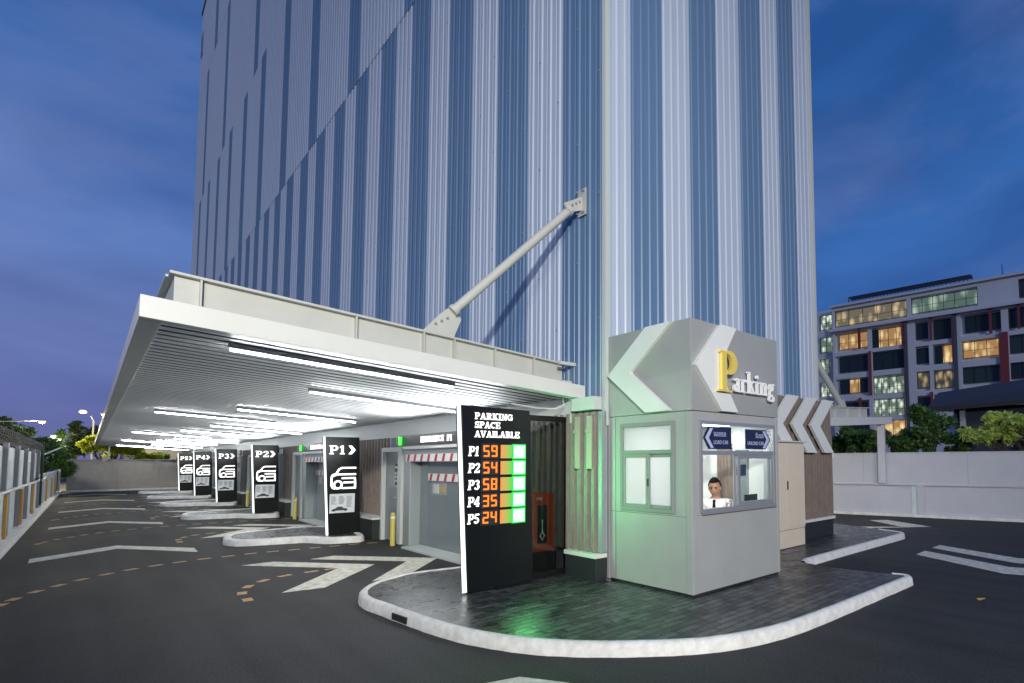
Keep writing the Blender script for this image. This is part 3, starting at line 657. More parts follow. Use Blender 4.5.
# ------------------------------------------------------------------ road markings
mk=MB()
def poly(pts,z=.004): mk.face([(x,y,z) for x,y in pts])
for k in range(6):
    d=7.35*k
    poly([(-.69,15.25+d),(.51,16.40+d),(.51,17.05+d),(-.70,15.9+d)]); poly([(.51,16.40+d),(1.62,14.55+d),(1.64,15.3+d),(.51,17.05+d)])
poly([(10.87,3.85),(9.98,2.23),(10.65,2.3),(11.42,3.88)]); poly([(9.98,2.23),(10.3,1.1),(11.0,1.2),(10.65,2.3)])
poly([(11.89,3.9),(11.12,2.33),(11.68,2.4),(12.37,3.9)]); poly([(11.12,2.33),(11.4,1.1),(12.0,1.2),(11.68,2.4)])
poly([(15.98,6.95),(15.0,5.65),(15.5,5.09),(16.40,6.60)]); poly([(14.13,6.2),(15.5,5.09),(15.0,5.65),(14.3,6.52)])
for j in range(5):
    d=[0,8.0,15.5,22.4,29.5][j]
    for q in ([(1.93,12.07),(3.03,10.53),(3.58,10.43),(2.41,12.08)],[(3.03,10.53),(1.93,9.13),(2.43,9.04),(3.58,10.43)],
              [(2.94,11.87),(4.08,10.31),(4.61,10.23),(3.36,11.97)]): poly([(x,y+d) for x,y in q])
    if j>0: poly([(4.08,10.31+d),(2.99,8.99+d),(3.5,8.9+d),(4.61,10.23+d)])
poly([(4.08,10.31),(3.05,8.99),(3.56,9.0),(4.61,10.23)])
poly([(2.30,4.22),(2.58,4.13),(2.78,3.74),(3.0,2.9),(2.72,2.85),(2.45,3.6),(1.7,3.9),(1.55,4.3)])
o=mk.build('road_marking',M['mark'],fix=False); struct(o)
ds=MB()
def dashes(pts,l=.2,w=.11):
    for i,p in enumerate(pts):
        a=Vector(pts[max(i-1,0)]); b=Vector(pts[min(i+1,len(pts)-1)]); t=(b-a).normalized(); n=Vector((-t.y,t.x)); p=Vector(p)
        ds.face([(*(p+t*l/2*s1+n*w/2*s2),.0045) for s1,s2 in ((-1,-1),(1,-1),(1,1),(-1,1))])
D1=[(-0.71,11.03),(-0.62,11.36),(-0.44,11.8),(-0.23,12.15),(0.0,12.49),(0.28,12.78),(0.58,13.03),(0.9,13.2),(1.23,13.33),(1.59,13.42),(1.95,13.44),(2.31,13.48),(2.67,13.45),(3.03,13.40),(3.40,13.38),(3.76,13.32),(4.12,13.28),(4.46,13.19)]
D2=[(1.53,9.01),(1.55,9.51),(1.69,9.95),(1.93,10.27),(2.25,10.46),(2.63,10.52),(2.93,10.53)]
for d in (0,7.7,15.2,22.3):
    dashes([(x,y+d) for x,y in D1]); dashes([(x,y+d) for x,y in D2])
dashes([(-1.0,10.1),(-.86,10.6)])
struct(ds.build('lane_dashes',M['dash'],fix=False))

# ------------------------------------------------------------------ number display sign
SG=thing('parking_space_display','black electronic sign reading PARKING SPACE AVAILABLE with orange numbers and green squares','display sign',(3.8,6.75,I))
f=MB(); f.prism([(3.41,I),(4.38,I),(4.30,2.50),(3.29,2.52)],(0,6.69,0),X3,Z3,Y3,.16); f.build('panel',M['black'],SG,bevel=.004)
f=MB(); f.prism([(3.355,I+.01),(3.405,I+.01),(3.285,2.52),(3.245,2.52)],(0,6.70,0),X3,Z3,Y3,.02); f.build('light_strip',M['strip'],SG)
f=MB(); nrm=(0,-1,0)
for t,zz in (('PARKING',2.345),('SPACE',2.23),('AVAILABLE',2.11)): text(f,t,(3.475,6.689,zz),X3,Z3,nrm,.085,.008,1.03 if t=='PARKING' else .99,.03)
f.build('heading_lettering',M['neon'],SG)
seg={'0':'abcdef','1':'bc','2':'abged','3':'abgcd','4':'fgbc','5':'afgcd','6':'afgedc','7':'abc','8':'abcdefg','9':'abcdfg'}
rows=[('P1','59'),('P2','54'),('P3','58'),('P4','35'),('P5','24')]
for i,(p,nn) in enumerate(rows):
    z=1.845-.217*i
    f=MB(); text(f,p,(3.39,6.689,z+.02),X3,Z3,nrm,.125,.008,.82,.0,.12); f.build('row_lettering',M['neon'],SG)
    f=MB(); f.box(3.575,3.825,6.682,6.689,z-.015,z+.185); bx=f.build('number_window',M['blackm'],SG)
    f=MB()
    for q,ch in enumerate(nn):
        x0=3.60+q*.115; w_,h_=.085,.15; t=.020; zb=z+.01
        S={'a':(x0+t*.3,x0+w_-t*.3,zb+h_-t,zb+h_),'g':(x0+t*.3,x0+w_-t*.3,zb+h_/2-t/2,zb+h_/2+t/2),'d':(x0+t*.3,x0+w_-t*.3,zb,zb+t),
           'f':(x0,x0+t,zb+h_/2+.006,zb+h_-.004),'b':(x0+w_-t,x0+w_,zb+h_/2+.006,zb+h_-.004),'e':(x0,x0+t,zb+.004,zb+h_/2-.006),'c':(x0+w_-t,x0+w_,zb+.004,zb+h_/2-.006)}
        for ss in seg[ch]:
            a=S[ss]; f.box(a[0],a[1],6.676,6.681-.0003*(ord(ss)%3),a[2],a[3])
    f.build('digits',M['ledo'],bx)
    f=MB(); f.box(3.855,4.025,6.678,6.689,z-.01,z+.17); f.build('bar_window',M['ledbar'],SG)
    f=MB(); f.box(4.05,4.22,6.674,6.6845,z-.005,z+.165); gq=f.build('green_square',M['ledg'],SG)
    f=MB(); f.box(4.028,4.242,6.685,6.689,z-.024,z+.184); f.build('green_halo',M['ledhalo'],gq)  # bloom around the square, imitated by an emissive green border

gl_=bpy.data.lights.new('led_glow','AREA'); gl_.shape='RECTANGLE'; gl_.size=.2; gl_.size_y=1.5; gl_.energy=16; gl_.color=(.20,1,.33)
go=bpy.data.objects.new('led_glow',gl_); C.objects.link(go); go.parent=SG; go.location=Vector((4.16,6.64,1.65))-SG.location; go.rotation_euler=Vector((.45,-1,.12)).to_track_quat('-Z','Y').to_euler()
# tinted glass screen
GS=thing('glass_screen','dark tinted glass panel in black frame beside the number display sign','glass panel',(4.75,6.9,I))
f=MB(); f.box(4.385,4.43,6.86,6.91,I,2.46); f.box(5.06,5.11,6.86,6.91,I,2.46); f.box(4.43,5.06,6.86,6.91,2.38,2.46); f.box(4.43,5.06,6.86,6.91,I,.19); f.build('frame',M['black'],GS)
f=MB(); f.face([(4.43,6.885,.19),(5.06,6.885,.19),(5.06,6.885,2.38),(4.43,6.885,2.38)]); f.build('pane',M['tint'],GS)
# fire cabinet
FC=thing('fire_cabinet','red fire hose cabinet standing behind the tinted glass panel','cabinet',(4.95,7.4,0))
f=MB(); f.box(4.72,5.14,7.2,7.75,.42,1.30); f.build('body',M['red'],FC,bevel=.01)
f=MB(); f.box(4.78,4.95,7.19,7.199,.55,1.12); f.build('door_window',M['wdark'],FC)
f=MB(); f.tube([(4.86,7.186,.72),(4.90,7.186,.66),(4.86,7.186,.6),(4.82,7.186,.66),(4.86,7.186,.72),(4.86,7.186,.9)],.012,6); f.build('hose',M['whitep'],FC)
f=MB(); f.box(4.72,5.14,7.22,7.73,.13,.42); f.build('plinth',M['blackm'],FC)
font_mesh('lettering','FIRE',.06,(4.76,7.198,1.2),X3,Z3,M['letter'],FC)
# slat column beside the booth
SC=thing('slat_screen','brown and green lit vertical slats with black base between glass panel and booth','screen',(5.0,6.9,0))
f=MB(); f.box(5.08,5.16,6.05,8.0,.5,2.5); f.build('backing_panel',M['frame'],SC)
f=MB(); slats(f,5.075,6.1,7.95,.49,2.50,.155,.045,.05); f.build('slats',M['slat'],SC)
f=MB(); f.box(5.0,5.018,6.18,6.30,1.68,2.44); f.box(5.0,5.018,6.46,6.58,1.68,2.44); f.box(4.985,4.999,6.16,6.32,2.20,2.25); f.box(4.985,4.999,6.44,6.60,2.20,2.25); f.build('pale_batten',M['slatl'],SC)
f=MB(); f.box(4.97,5.17,6.05,6.76,0.0,.43); f.build('plinth',M['blackm'],SC,bevel=.008)
f=MB(); f.box(4.955,5.175,6.048,6.77,.432,.49); f.build('sill',M['white'],SC)

# ------------------------------------------------------------------ booth
BX0,BX1,BY0,BY1,ZB,ZM,ZT2=5.21,7.18,4.48,6.03,I,2.41,3.585
BT=thing('ticket_booth','pale metal attendant booth with chevron panels and gold P lettering above its window','booth',(6.2,5.2,I))
th=.05
f=MB()
# left wall (X=BX0) with opening Y 4.77..5.79, Z 1.11..2.30
def wall_hole_x(mb,x0,x1,y0,y1,z0,z1,a,b,c,d):
    mb.box(x0,x1,y0,a,z0,z1); mb.box(x0,x1,b,y1,z0,z1); mb.box(x0,x1,a,b,z0,c); mb.box(x0,x1,a,b,d,z1)
def wall_hole_y(mb,x0,x1,y0,y1,z0,z1,a,b,c,d):
    mb.box(x0,a,y0,y1,z0,z1); mb.box(b,x1,y0,y1,z0,z1); mb.box(a,b,y0,y1,z0,c); mb.box(a,b,y0,y1,d,z1)
wall_hole_x(f,BX0,BX0+th,BY0+.10,BY1,ZB+.02,ZM,4.77,5.79,1.11,2.30); f.build('side_wall',M['booth'],BT)
f=MB(); wall_hole_y(f,BX0+.10,BX1-.06,BY0,BY0+th,ZB+.02,ZM,5.345,7.07,1.13,2.30); f.build('front_wall',M['booth'],BT)
for q_ in ((BX0-.004,BX0+.098,BY0-.004,BY0+.098,ZB+.015,ZM),(BX1-.058,BX1+.004,BY0-.004,BY0+.06,ZB+.015,ZM),(BX0-.004,BX0+.06,BY1+.001,BY1+.06,ZB,ZM)):
    f=MB(); f.box(*q_); f.build('corner_post',M['booth'],BT,bevel=.006)
f=MB(); f.box(BX1-.05,BX1,BY0+.062,BY1,ZB+.02,ZM); f.box(BX0+.07,BX1-.052,BY1-.05,BY1,ZB+.02,ZM); f.build('rear_wall',M['booth'],BT)
f=MB(); f.box(BX0+.052,BX1-.055,BY0+.055,BY1-.055,ZB+.0,ZB+.06); f.build('floor_plate',M['frame'],BT)
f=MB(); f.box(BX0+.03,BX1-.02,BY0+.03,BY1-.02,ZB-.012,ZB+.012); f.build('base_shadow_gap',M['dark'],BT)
f=MB(); f.box(BX0+.052,BX0+.06,BY0+.1,4.74,ZB+.07,2.32); f.box(BX0+.052,BX0+.06,5.82,BY1-.06,ZB+.07,2.32)
f.box(BX0+.11,6.3,BY1-.062,BY1-.054,ZB+.07,2.33); f.box(6.62,BX1-.06,BY1-.062,BY1-.054,ZB+.07,2.33); f.box(BX1-.064,BX1-.056,BY0+.07,BY1-.07,ZB+.07,2.33)
f.box(BX0+.06,BX1-.07,BY0+.06,BY1-.07,2.335,2.35); f.build('inner_lining',M['iwall'],BT)
f=MB(); f.box(6.302,6.618,BY1-.07,BY1-.052,ZB+.07,2.2); f.build('rear_door',M['dark'],BT)
f=MB(); f.box(7.09,7.114,5.27,5.56,.9,2.05)
for i in range(4): f.box(7.08,7.089,5.285+.07*i,5.32+.07*i,.9,2.05)
f.build('curtain',M['slat'],BT)
f=MB(); f.box(7.09,7.114,4.97,5.2,.95,1.95); f.build('equipment_board',M['frame'],BT)
f=MB(); f.box(7.08,7.089,5.0,5.17,1.55,1.72); f.build('screen',M['navy'],BT)
f=MB(); f.box(5.7,6.9,5.0,5.4,2.315,2.332); f.build('ceiling_light',M['booth_light'],BT)
f=MB(); f.box(BX0-.006,BX1+.006,BY0-.006,BY1+.02,ZM+.008,ZT2); f.build('sign_band',M['boothb'],BT,bevel=.006)
# rivets on the band and skirts, a door bell and a wall vent
f=MB()
for z in (ZM+.05,ZT2-.05):
    for i in range(5): f.box(BX0-.009,BX0-.005,BY0+.05+.36*i,BY0+.062+.36*i,z,z+.012)
    for i in range(6): f.box(BX0+.05+.37*i,BX0+.062+.37*i,BY0-.009,BY0-.005,z,z+.012)
f.build('rivet',M['frame'],BT)['kind']='stuff'
# panel seams
f=MB(); f.box(BX0-.002,BX0+.01,5.895,5.901,ZB+.03,ZM-.01); f.box(BX0-.002,BX0+.01,BY0+.1,BY1,1.085,1.089); f.box(BX0+.1,BX1-.06,BY0-.002,BY0+.01,1.10,1.104); f.build('panel_seam',M['dark'],BT)
# side window
def frame_x(mb,x0,x1,a,b,c,d,w): mb.box(x0,x1,a,a+w,c,d); mb.box(x0,x1,b-w,b,c,d); mb.box(x0,x1,a+w,b-w,c,c+w); mb.box(x0,x1,a+w,b-w,d-w,d)
def frame_y(mb,y0,y1,a,b,c,d,w): mb.box(a,a+w,y0,y1,c,d); mb.box(b-w,b,y0,y1,c,d); mb.box(a+w,b-w,y0,y1,c,c+w); mb.box(a+w,b-w,y0,y1,d-w,d)
f=MB(); frame_x(f,BX0-.02,BX0+.045,4.772,5.788,1.112,2.298,.05); f.box(BX0-.018,BX0+.043,4.822,5.738,1.88,1.93); W1=f.build('side_window',M['sideframe'],BT,bevel=.004)
f=MB(); frame_x(f,BX0-.008,BX0+.018,5.22,5.738,1.162,1.88,.045); f.build('sash',M['sideframe'],W1,bevel=.003)
f=MB(); frame_x(f,BX0+.020,BX0+.044,4.822,5.30,1.162,1.88,.045); f.build('sash',M['sideframe'],W1,bevel=.003)
f=MB(); f.box(BX0+.004,BX0+.008,5.265,5.693,1.207,1.835); f.box(BX0+.030,BX0+.034,4.867,5.255,1.207,1.835); f.box(BX0+.01,BX0+.014,4.822,5.738,1.93,2.248); f.build('frosted_pane',M['frost'],W1)
f=MB(); f.box(BX0-.02,BX0-.008,5.235,5.255,1.45,1.55); f.build('latch',M['dark'],W1)
# front window
f=MB(); frame_y(f,BY0-.025,BY0+.045,5.348,7.068,1.132,2.298,.045); f.box(5.393,7.023,BY0-.022,BY0+.043,1.86,1.915); W2=f.build('front_window',M['alu'],BT,bevel=.004)
f=MB(); frame_y(f,BY0-.012,BY0+.012,6.16,7.02,1.177,1.86,.05); f.build('sash',M['alu'],W2,bevel=.003)
f=MB(); frame_y(f,BY0+.016,BY0+.04,6.10,6.98,1.178,1.859,.04); f.build('sash',M['alu'],W2,bevel=.003)
f=MB(); f.face([(6.21,BY0,1.227),(6.97,BY0,1.227),(6.97,BY0,1.81),(6.21,BY0,1.81)]); f.face([(5.393,BY0+.012,1.915),(7.023,BY0+.012,1.915),(7.023,BY0+.012,2.253),(5.393,BY0+.012,2.253)]); f.build('pane',M['glass'],W2)
f=MB(); f.box(5.38,7.04,BY0-.05,BY0-.026,1.11,1.135); f.build('sill',M['alu'],W2)
# signs in transom
def hexsign(pts,label,txt,th_,ax,left):
    s=MB(); s.prism(pts,(0,BY0-.035,0),X3,Z3,(0,1,0),.012); r=s.build('direction_plate',M['navy'],BT); r['label']=label
    c=MB()
    if left: c.prism([(5.43,2.08),(5.53,2.205),(5.59,2.205),(5.50,2.08),(5.60,1.95),(5.54,1.95)],(0,BY0-.0355,0),X3,Z3,(0,-1,0),.003)
    else: c.prism([(6.89,2.08),(6.78,2.20),(6.72,2.20),(6.82,2.08),(6.72,1.955),(6.78,1.955)],(0,BY0-.0355,0),X3,Z3,(0,-1,0),.003)
    c.build('arrow',M['lilac'],r)
    font_mesh('lettering',txt,.072,(ax,BY0-.036,2.0),X3,Z3,M['lilac'],r,'LEFT' if left else 'RIGHT',.0015,.86)
    font_mesh('lettering',th_,.10,(ax,BY0-.036,2.10),X3,Z3,M['lilac'],r,'LEFT' if left else 'RIGHT',.0015,.95)
hexsign([(5.40,2.08),(5.50,2.225),(5.98,2.225),(5.98,1.935),(5.50,1.935)],'navy plate with left arrow reading LOAD CAR','LOAD CAR','จอดรถ',5.60,True)
hexsign([(6.31,2.215),(6.80,2.215),(6.92,2.08),(6.80,1.94),(6.31,1.94)],'navy plate with right arrow reading UNLOAD CAR','UNLOAD CAR','รับรถ',6.75,False)
# chevrons
f=MB(); f.prism([(6.0,3.0),(5.23,3.58),(4.76,3.58),(5.53,3.0),(4.78,2.43),(5.24,2.43)],(BX0-.008,0,0),Y3,Z3,(-1,0,0),.06); o=f.build('chevron',M['chev'],BT,bevel=.004); o['label']='white chevron on the side facing the number display'
f=MB(); f.prism([(5.215,2.99),(5.74,3.575),(6.08,3.575),(5.69,3.0),(6.09,2.43),(5.74,2.43)],(0,BY0-.008,0),X3,Z3,(0,-1,0),.07); o=f.build('chevron',M['chev'],BT,bevel=.004); o['label']='white chevron on the front beside the gold P'
# lettering
f=MB()
o_=(5.57,BY0-.085,2.68); h=.56
for i,pz in enumerate([V_(.28,0,.96,.17),HS(.06,.56,.025,.05),HS(.14,.3,.94,.04)]+SA(.40,.70,.26,.24,92,-100,.21,.07,20)): f.prism([(a*h*1.04,b*h) for a,b in pz],o_,X3,Z3,(0,-1,0),.045+.0004*(i%9))
f.build('gold_letter',M['gold'],BT)
f=MB()
for i,pz in enumerate(SA(.34,.62,.24,.32,95,265,.16,.03,14)): f.prism([(a*h*.86,b*h) for a,b in pz],(5.50,BY0-.012,2.70),X3,Z3,(0,-1,0),.02+.0004*(i%5))
f.build('gold_back_curve',M['gold'],BT)
f=MB(); text(f,'arking',(5.97,BY0-.05,2.71),X3,Z3,(0,-1,0),.30,.035,.90,.0); f.build('lettering',M['letter'],BT)
for x in (6.0,6.3,6.6,6.85):
    pass
f=MB(); f.box(5.95,6.98,BY0-.03,BY0-.009,2.735,2.75); f.build('letter_rail',M['alu'],BT)

# things inside the booth
DK=thing('desk','narrow pale counter under the booth window','desk',(6.2,4.75,I))
f=MB(); f.box(5.30,7.05,4.56,4.68,1.00,1.03); f.box(5.30,5.62,4.681,5.7,1.00,1.03); f.build('top',M['iwall'],DK,bevel=.004)
for x in (5.45,6.95):
    f=MB(); f.box(x-.02,x+.02,4.6,4.66,ZB+.06,1.0); f.build('leg',M['alu'],DK)
MN=thing('computer_monitor','small black monitor standing on the counter behind the closed booth window','monitor',(6.62,4.62,1.03))
f=MB(); f.box(6.50,6.80,4.60,4.625,1.10,1.30); f.build('screen',M['blackm'],MN,bevel=.004)
f=MB(); f.box(6.62,6.68,4.61,4.63,1.04,1.10); f.box(6.56,6.74,4.57,4.67,1.031,1.042); f.build('stand',M['blackm'],MN)
CU=thing('paper_tray','stack of white papers on the counter beside the monitor','papers',(6.3,4.62,1.03))
f=MB(); f.box(6.24,6.42,4.575,4.67,1.031,1.06); f.build('paper_stack',M['letter'],CU)
ST=thing('office_stool','black office stool under the seated attendant','stool',(6.24,4.93,I+.06))
f=MB(); f.tube([(6.24,4.93,.60),(6.24,4.93,.66)],[.19,.19],20); f.build('seat',M['chair'],ST,bevel=.015)
f=MB(); f.tube([(6.24,4.93,.22),(6.24,4.93,.60)],.025,10); f.build('column',M['alu'],ST)
for i in range(5):
    a=2*math.pi*i/5+.3; f=MB(); f.tube([(6.24,4.93,.26),(6.24+.2*math.cos(a),4.93+.2*math.sin(a),.215)],.018,8); f.build('leg',M['alu'],ST)

# ------------------------------------------------------------------ person
PS=thing('person','man with short black hair in white shirt and black tie sitting behind the booth window','person',(6.24,4.93,I+.06))
def skinned(name,verts,edges,rad,mat_,parent,sub=2):
    off=parent.location if parent.parent is None else parent.location+parent.parent.location
    me=bpy.data.meshes.new(name); me.from_pydata([tuple(Vector(v)-off) for v in verts],edges,[]); o=bpy.data.objects.new(name,me); C.objects.link(o); o.parent=parent
    m=o.modifiers.new('skin','SKIN'); m.use_smooth_shade=True
    if not me.skin_vertices: me.attributes  # created with the modifier
    lay=me.skin_vertices[0] if me.skin_vertices else None
    for i,r in enumerate(rad):
        lay.data[i].radius=(r,r) if not isinstance(r,tuple) else r
    lay.data[0].use_root=True
    s=o.modifiers.new('sub','SUBSURF'); s.levels=sub; s.render_levels=sub
    me.materials.append(mat_); return o
px,py=6.24,4.93
# facing: towards -Y and a little to -X
fw=Vector((-.87,-.49,0)).normalized(); rt_=Vector((fw.y,-fw.x,0))   # rt_: body's right... lateral axis
def bp(f_,l_,z): return Vector((px,py,0))+fw*f_+rt_*l_+Vector((0,0,z+.055*max(0,min(1,(z-.9)/.2))))
verts=[bp(0,0,.72),bp(0,0,.88),bp(.01,0,1.02),bp(.02,0,1.12),bp(.035,0,1.215),bp(.06,0,1.28)]
edges=[(0,1),(1,2),(2,3),(3,4),(4,5)]; rad=[(.15,.11),(.14,.105),(.155,.11),(.13,.09),(.052,.052),(.055,.055)]
for s in (-1,1):
    n=len(verts)
    verts+=[bp(.0,s*.18,1.125),bp(.05,s*.215,.97),bp(.13,s*.24,.86),bp(.28,s*.17,.99),bp(.35,s*.13,1.05),bp(.40,s*.12,1.055)]
    edges+=[(3,n),(n,n+1),(n+1,n+2),(n+2,n+3),(n+3,n+4),(n+4,n+5)]; rad+=[.058,.048,.042,.036,.026,.030]
    hnd=n+5
    for k,(l,a) in enumerate(((.062,-.026),(.072,-.009),(.068,.009),(.055,.026))):
        m=len(verts); verts+=[bp(.425,s*.12+a,1.058),bp(.425+l*.5,s*.12+a*1.2,1.058),bp(.425+l,s*.12+a*1.25,1.045)]
        edges+=[(hnd,m),(m,m+1),(m+1,m+2)]; rad+=[.010,.009,.0075]
    m=len(verts); verts+=[bp(.40,s*.12-s*.035,1.055),bp(.43,s*.12-s*.055,1.05)]; edges+=[(hnd,m),(m,m+1)]; rad+=[.012,.009]
    n=len(verts)
    verts+=[bp(.02,s*.09,.70),bp(.40,s*.12,.69),bp(.42,s*.12,.45),bp(.40,s*.12,.24),bp(.50,s*.12,.22)]
    edges+=[(0,n),(n,n+1),(n+1,n+2),(n+2,n+3),(n+3,n+4)]; rad+=[.085,.06,.05,.035,.035]
body=skinned('body',verts,edges,rad,M['skin'],PS)
def head_mesh():
    bm=bmesh.new(); bmesh.ops.create_uvsphere(bm,u_segments=32,v_segments=24,radius=1)
    for v in bm.verts:
        x,y,z=v.co; # x lateral, y forward, z up
        jaw=max(0,-z); 
        nx=x*.081*(1-.26*jaw**1.5); ny=y*.097*(1-.12*jaw) + (.010*jaw if y>0 else 0); nz=z*.128
        if y>.6 and abs(x)<.22 and -.45<z<.12:
            ny+=.024*(1-abs(x)/.22)*(1-abs((z+.28)/.42)) if abs((z+.28)/.42)<1 else 0
        if y>.4 and .0<z<.22 and .22<abs(x)<.6: ny-=.010
        if y>.6 and abs(x)<.34 and -.66<z<-.5: ny+=.006
        v.co=(nx,ny,nz)
    for s in (-1,1):
        r=bmesh.ops.create_uvsphere(bm,u_segments=10,v_segments=8,radius=1)
        for v in r['verts']: v.co=(s*.083+v.co.x*.010,-.004+v.co.y*.020,-.004+v.co.z*.032)
    return bm
hd=bp(.075,0,1.347); tilt=Matrix.Rotation(R_(14),3,'X')
HM=Matrix((rt_,fw,Vector((0,0,1)))).transposed()
if HM.determinant()<0: HM=Matrix((-rt_,fw,Vector((0,0,1)))).transposed()
HM=HM@Matrix.Rotation(R_(-14),3,'X')
def put_bm(bm,name,m,parent,base=hd):
    for v in bm.verts: v.co=HM@v.co+base-parent_off(parent)
    me=bpy.data.meshes.new(name); bm.to_mesh(me); bm.free(); me.polygons.foreach_set('use_smooth',[True]*len(me.polygons)); me.materials.append(m)
    o=bpy.data.objects.new(name,me); C.objects.link(o); o.parent=parent; return o
def parent_off(p):
    o=Vector((0,0,0))
    while p: o+=p.location; p=p.parent
    return o
# bake body skin and join the head so that the body is one mesh
dg=bpy.context.evaluated_depsgraph_get(); bme=bpy.data.meshes.new_from_object(body.evaluated_get(dg)); bpy.data.objects.remove(body)
bm=bmesh.new(); bm.from_mesh(bme); hb_=head_mesh()
for v in hb_.verts: v.co=HM@v.co+hd-PS.location
tmp=bpy.data.meshes.new('t'); hb_.to_mesh(tmp); hb_.free(); bm.from_mesh(tmp)
me=bpy.data.meshes.new('body'); bm.to_mesh(me); bm.free(); me.polygons.foreach_set('use_smooth',[True]*len(me.polygons)); me.materials.append(M['skin'])
body=bpy.data.objects.new('body',me); C.objects.link(body); body.parent=PS
bm=bmesh.new(); bmesh.ops.create_uvsphere(bm,u_segments=32,v_segments=24,radius=1)
rr=random.Random(2)
for v in list(bm.verts):
    x,y,z=v.co
    if (y>.25 and z<.52) or z<-.38 or (z<.10 and y>-.15): bm.verts.remove(v); continue
    j=1+rr.uniform(-.03,.04); v.co=(x*.094*j,y*.108*j-.006,z*.150*j+.002)
put_bm(bm,'hair',M['hair'],PS)
bm=bmesh.new()
for s in (-1,1):
    r=bmesh.ops.create_uvsphere(bm,u_segments=10,v_segments=8,radius=.011)
    for v in r['verts']: v.co+=Vector((s*.031,.082,.012))
put_bm(bm,'eyes',M['hair'],PS)
bm=bmesh.new()
for s in (-1,1):
    r=bmesh.ops.create_cube(bm,size=1)
    for v in r['verts']: v.co=Vector((s*.031+v.co.x*.036,.090+v.co.y*.008,.036+v.co.z*.007))
put_bm(bm,'eyebrows',M['hair'],PS)
bm=bmesh.new(); r=bmesh.ops.create_uvsphere(bm,u_segments=12,v_segments=8,radius=1)
for v in r['verts']: v.co=Vector((v.co.x*.026,.093+v.co.y*.010,-.064+v.co.z*.008))
mm=mat('lips',(.22,.08,.06),.5); put_bm(bm,'lips',mm,PS)
sv=[bp(0,0,.74),bp(0,0,.88),bp(.01,0,1.02),bp(.02,0,1.115),bp(.03,0,1.185)]; se=[(0,1),(1,2),(2,3),(3,4)]; sr=[(.17,.13),(.155,.12),(.17,.125),(.15,.105),(.072,.068)]
for s in (-1,1):
    n=len(sv); sv+=[bp(.0,s*.185,1.12),bp(.05,s*.22,.97),bp(.13,s*.245,.86),bp(.27,s*.175,.98)]; se+=[(3,n),(n,n+1),(n+1,n+2),(n+2,n+3)]; sr+=[.09,.082,.072,.06]
skinned('shirt',sv,se,sr,M['shirt'],PS)
tv=[bp(0,0,.76)]; te=[]; trr=[(.16,.13)]
for s in (-1,1):
    n=len(tv); tv+=[bp(.02,s*.09,.70),bp(.41,s*.12,.69),bp(.425,s*.12,.45),bp(.41,s*.12,.27)]; te+=[(0,n),(n,n+1),(n+1,n+2),(n+2,n+3)]; trr+=[.105,.08,.065,.055]
skinned('trousers',tv,te,trr,M['trouser'],PS)
f=MB(); u=rt_; tz=[(1.185,.016,.115),(1.165,.022,.127),(1.15,.015,.138),(1.08,.022,.152),(.95,.032,.158),(.90,.036,.150),(.87,.004,.148)]
for (z0,w0,f0),(z1,w1,f1) in zip(tz,tz[1:]):
    f.face([bp(f0,-w0,z0),bp(f0,w0,z0),bp(f1,w1,z1),bp(f1,-w1,z1)]); f.face([bp(f0-.006,-w0,z0),bp(f0-.006,w0,z0),bp(f1-.006,w1,z1),bp(f1-.006,-w1,z1)])
f.build('tie',M['hair'],PS)

# ------------------------------------------------------------------ right of the booth: slat wall, chevrons, cabinet
SW=thing('slat_wall','tall brown vertical slat wall on black plinth under the three white chevrons','wall',(10.5,6.0,0))
f=MB(); f.box(7.3,11.70,6.02,6.06,.5,3.06); f.build('backing_panel',M['dark'],SW)
f=MB(); x=7.35
while x<11.7: f.box(x,x+.06,5.93,6.02,.53,3.08); x+=.135
x=7.35
while x<11.7: f.box(x+.018,x+.042,5.90,5.929,.53,2.35); x+=.27
f.build('slats',M['slat'],SW)
f=MB(); f.box(7.3,11.74,5.93,6.06,0.1,.47); f.build('plinth',M['blackm'],SW)
f=MB(); f.box(7.3,11.76,5.88,6.065,.472,.53); f.build('sill',M['white'],SW)
f=MB(); f.box(11.70,11.745,5.94,7.4,.53,3.06); f.box(11.70,11.742,6.065,7.4,0.1,.47); f.build('end_panel',M['slat'],SW)
for i,nm in enumerate(['leftmost of the three','middle of the three','rightmost of the three']):
    d=-.75+.75*i
    f=MB(); f.prism([(9.83+d,2.51),(10.46+d,3.09),(10.88+d,3.09),(10.24+d,2.50),(10.84+d,1.93),(10.42+d,1.93)],(0,5.86,0),X3,Z3,(0,-1,0),.07)
    o=f.build('chevron_panel',M['chev'],bevel=.004,loc=(10.3+d,5.8,2.5)); tag(o,f'{nm} thick white left pointing chevrons on the slat wall','chevron','white chevrons on the slat wall')
CB=thing('electrical_cabinet','cream metal electrical cabinet standing right of the booth','cabinet',(9.4,5.7,I))
f=MB(); f.box(8.7,9.95,5.62,5.92,.46,2.12); f.build('body',M['beige'],CB,bevel=.006)
f=MB(); f.box(8.7,9.90,5.60,5.92,I,.455); f.build('plinth',M['beige'],CB)
f=MB(); f.box(9.24,9.93,5.60,5.619,.50,2.09); f.build('door',M['beige'],CB,bevel=.004)
f=MB(); f.box(8.72,9.225,5.60,5.619,.50,2.09); f.build('door',M['beige'],CB,bevel=.004)
f=MB(); f.box(9.27,9.30,5.585,5.599,1.22,1.38); f.build('handle',M['dark'],CB)
f=MB(); f.box(8.66,9.99,5.56,5.925,2.122,2.15); f.build('lid',M['trim'],CB)

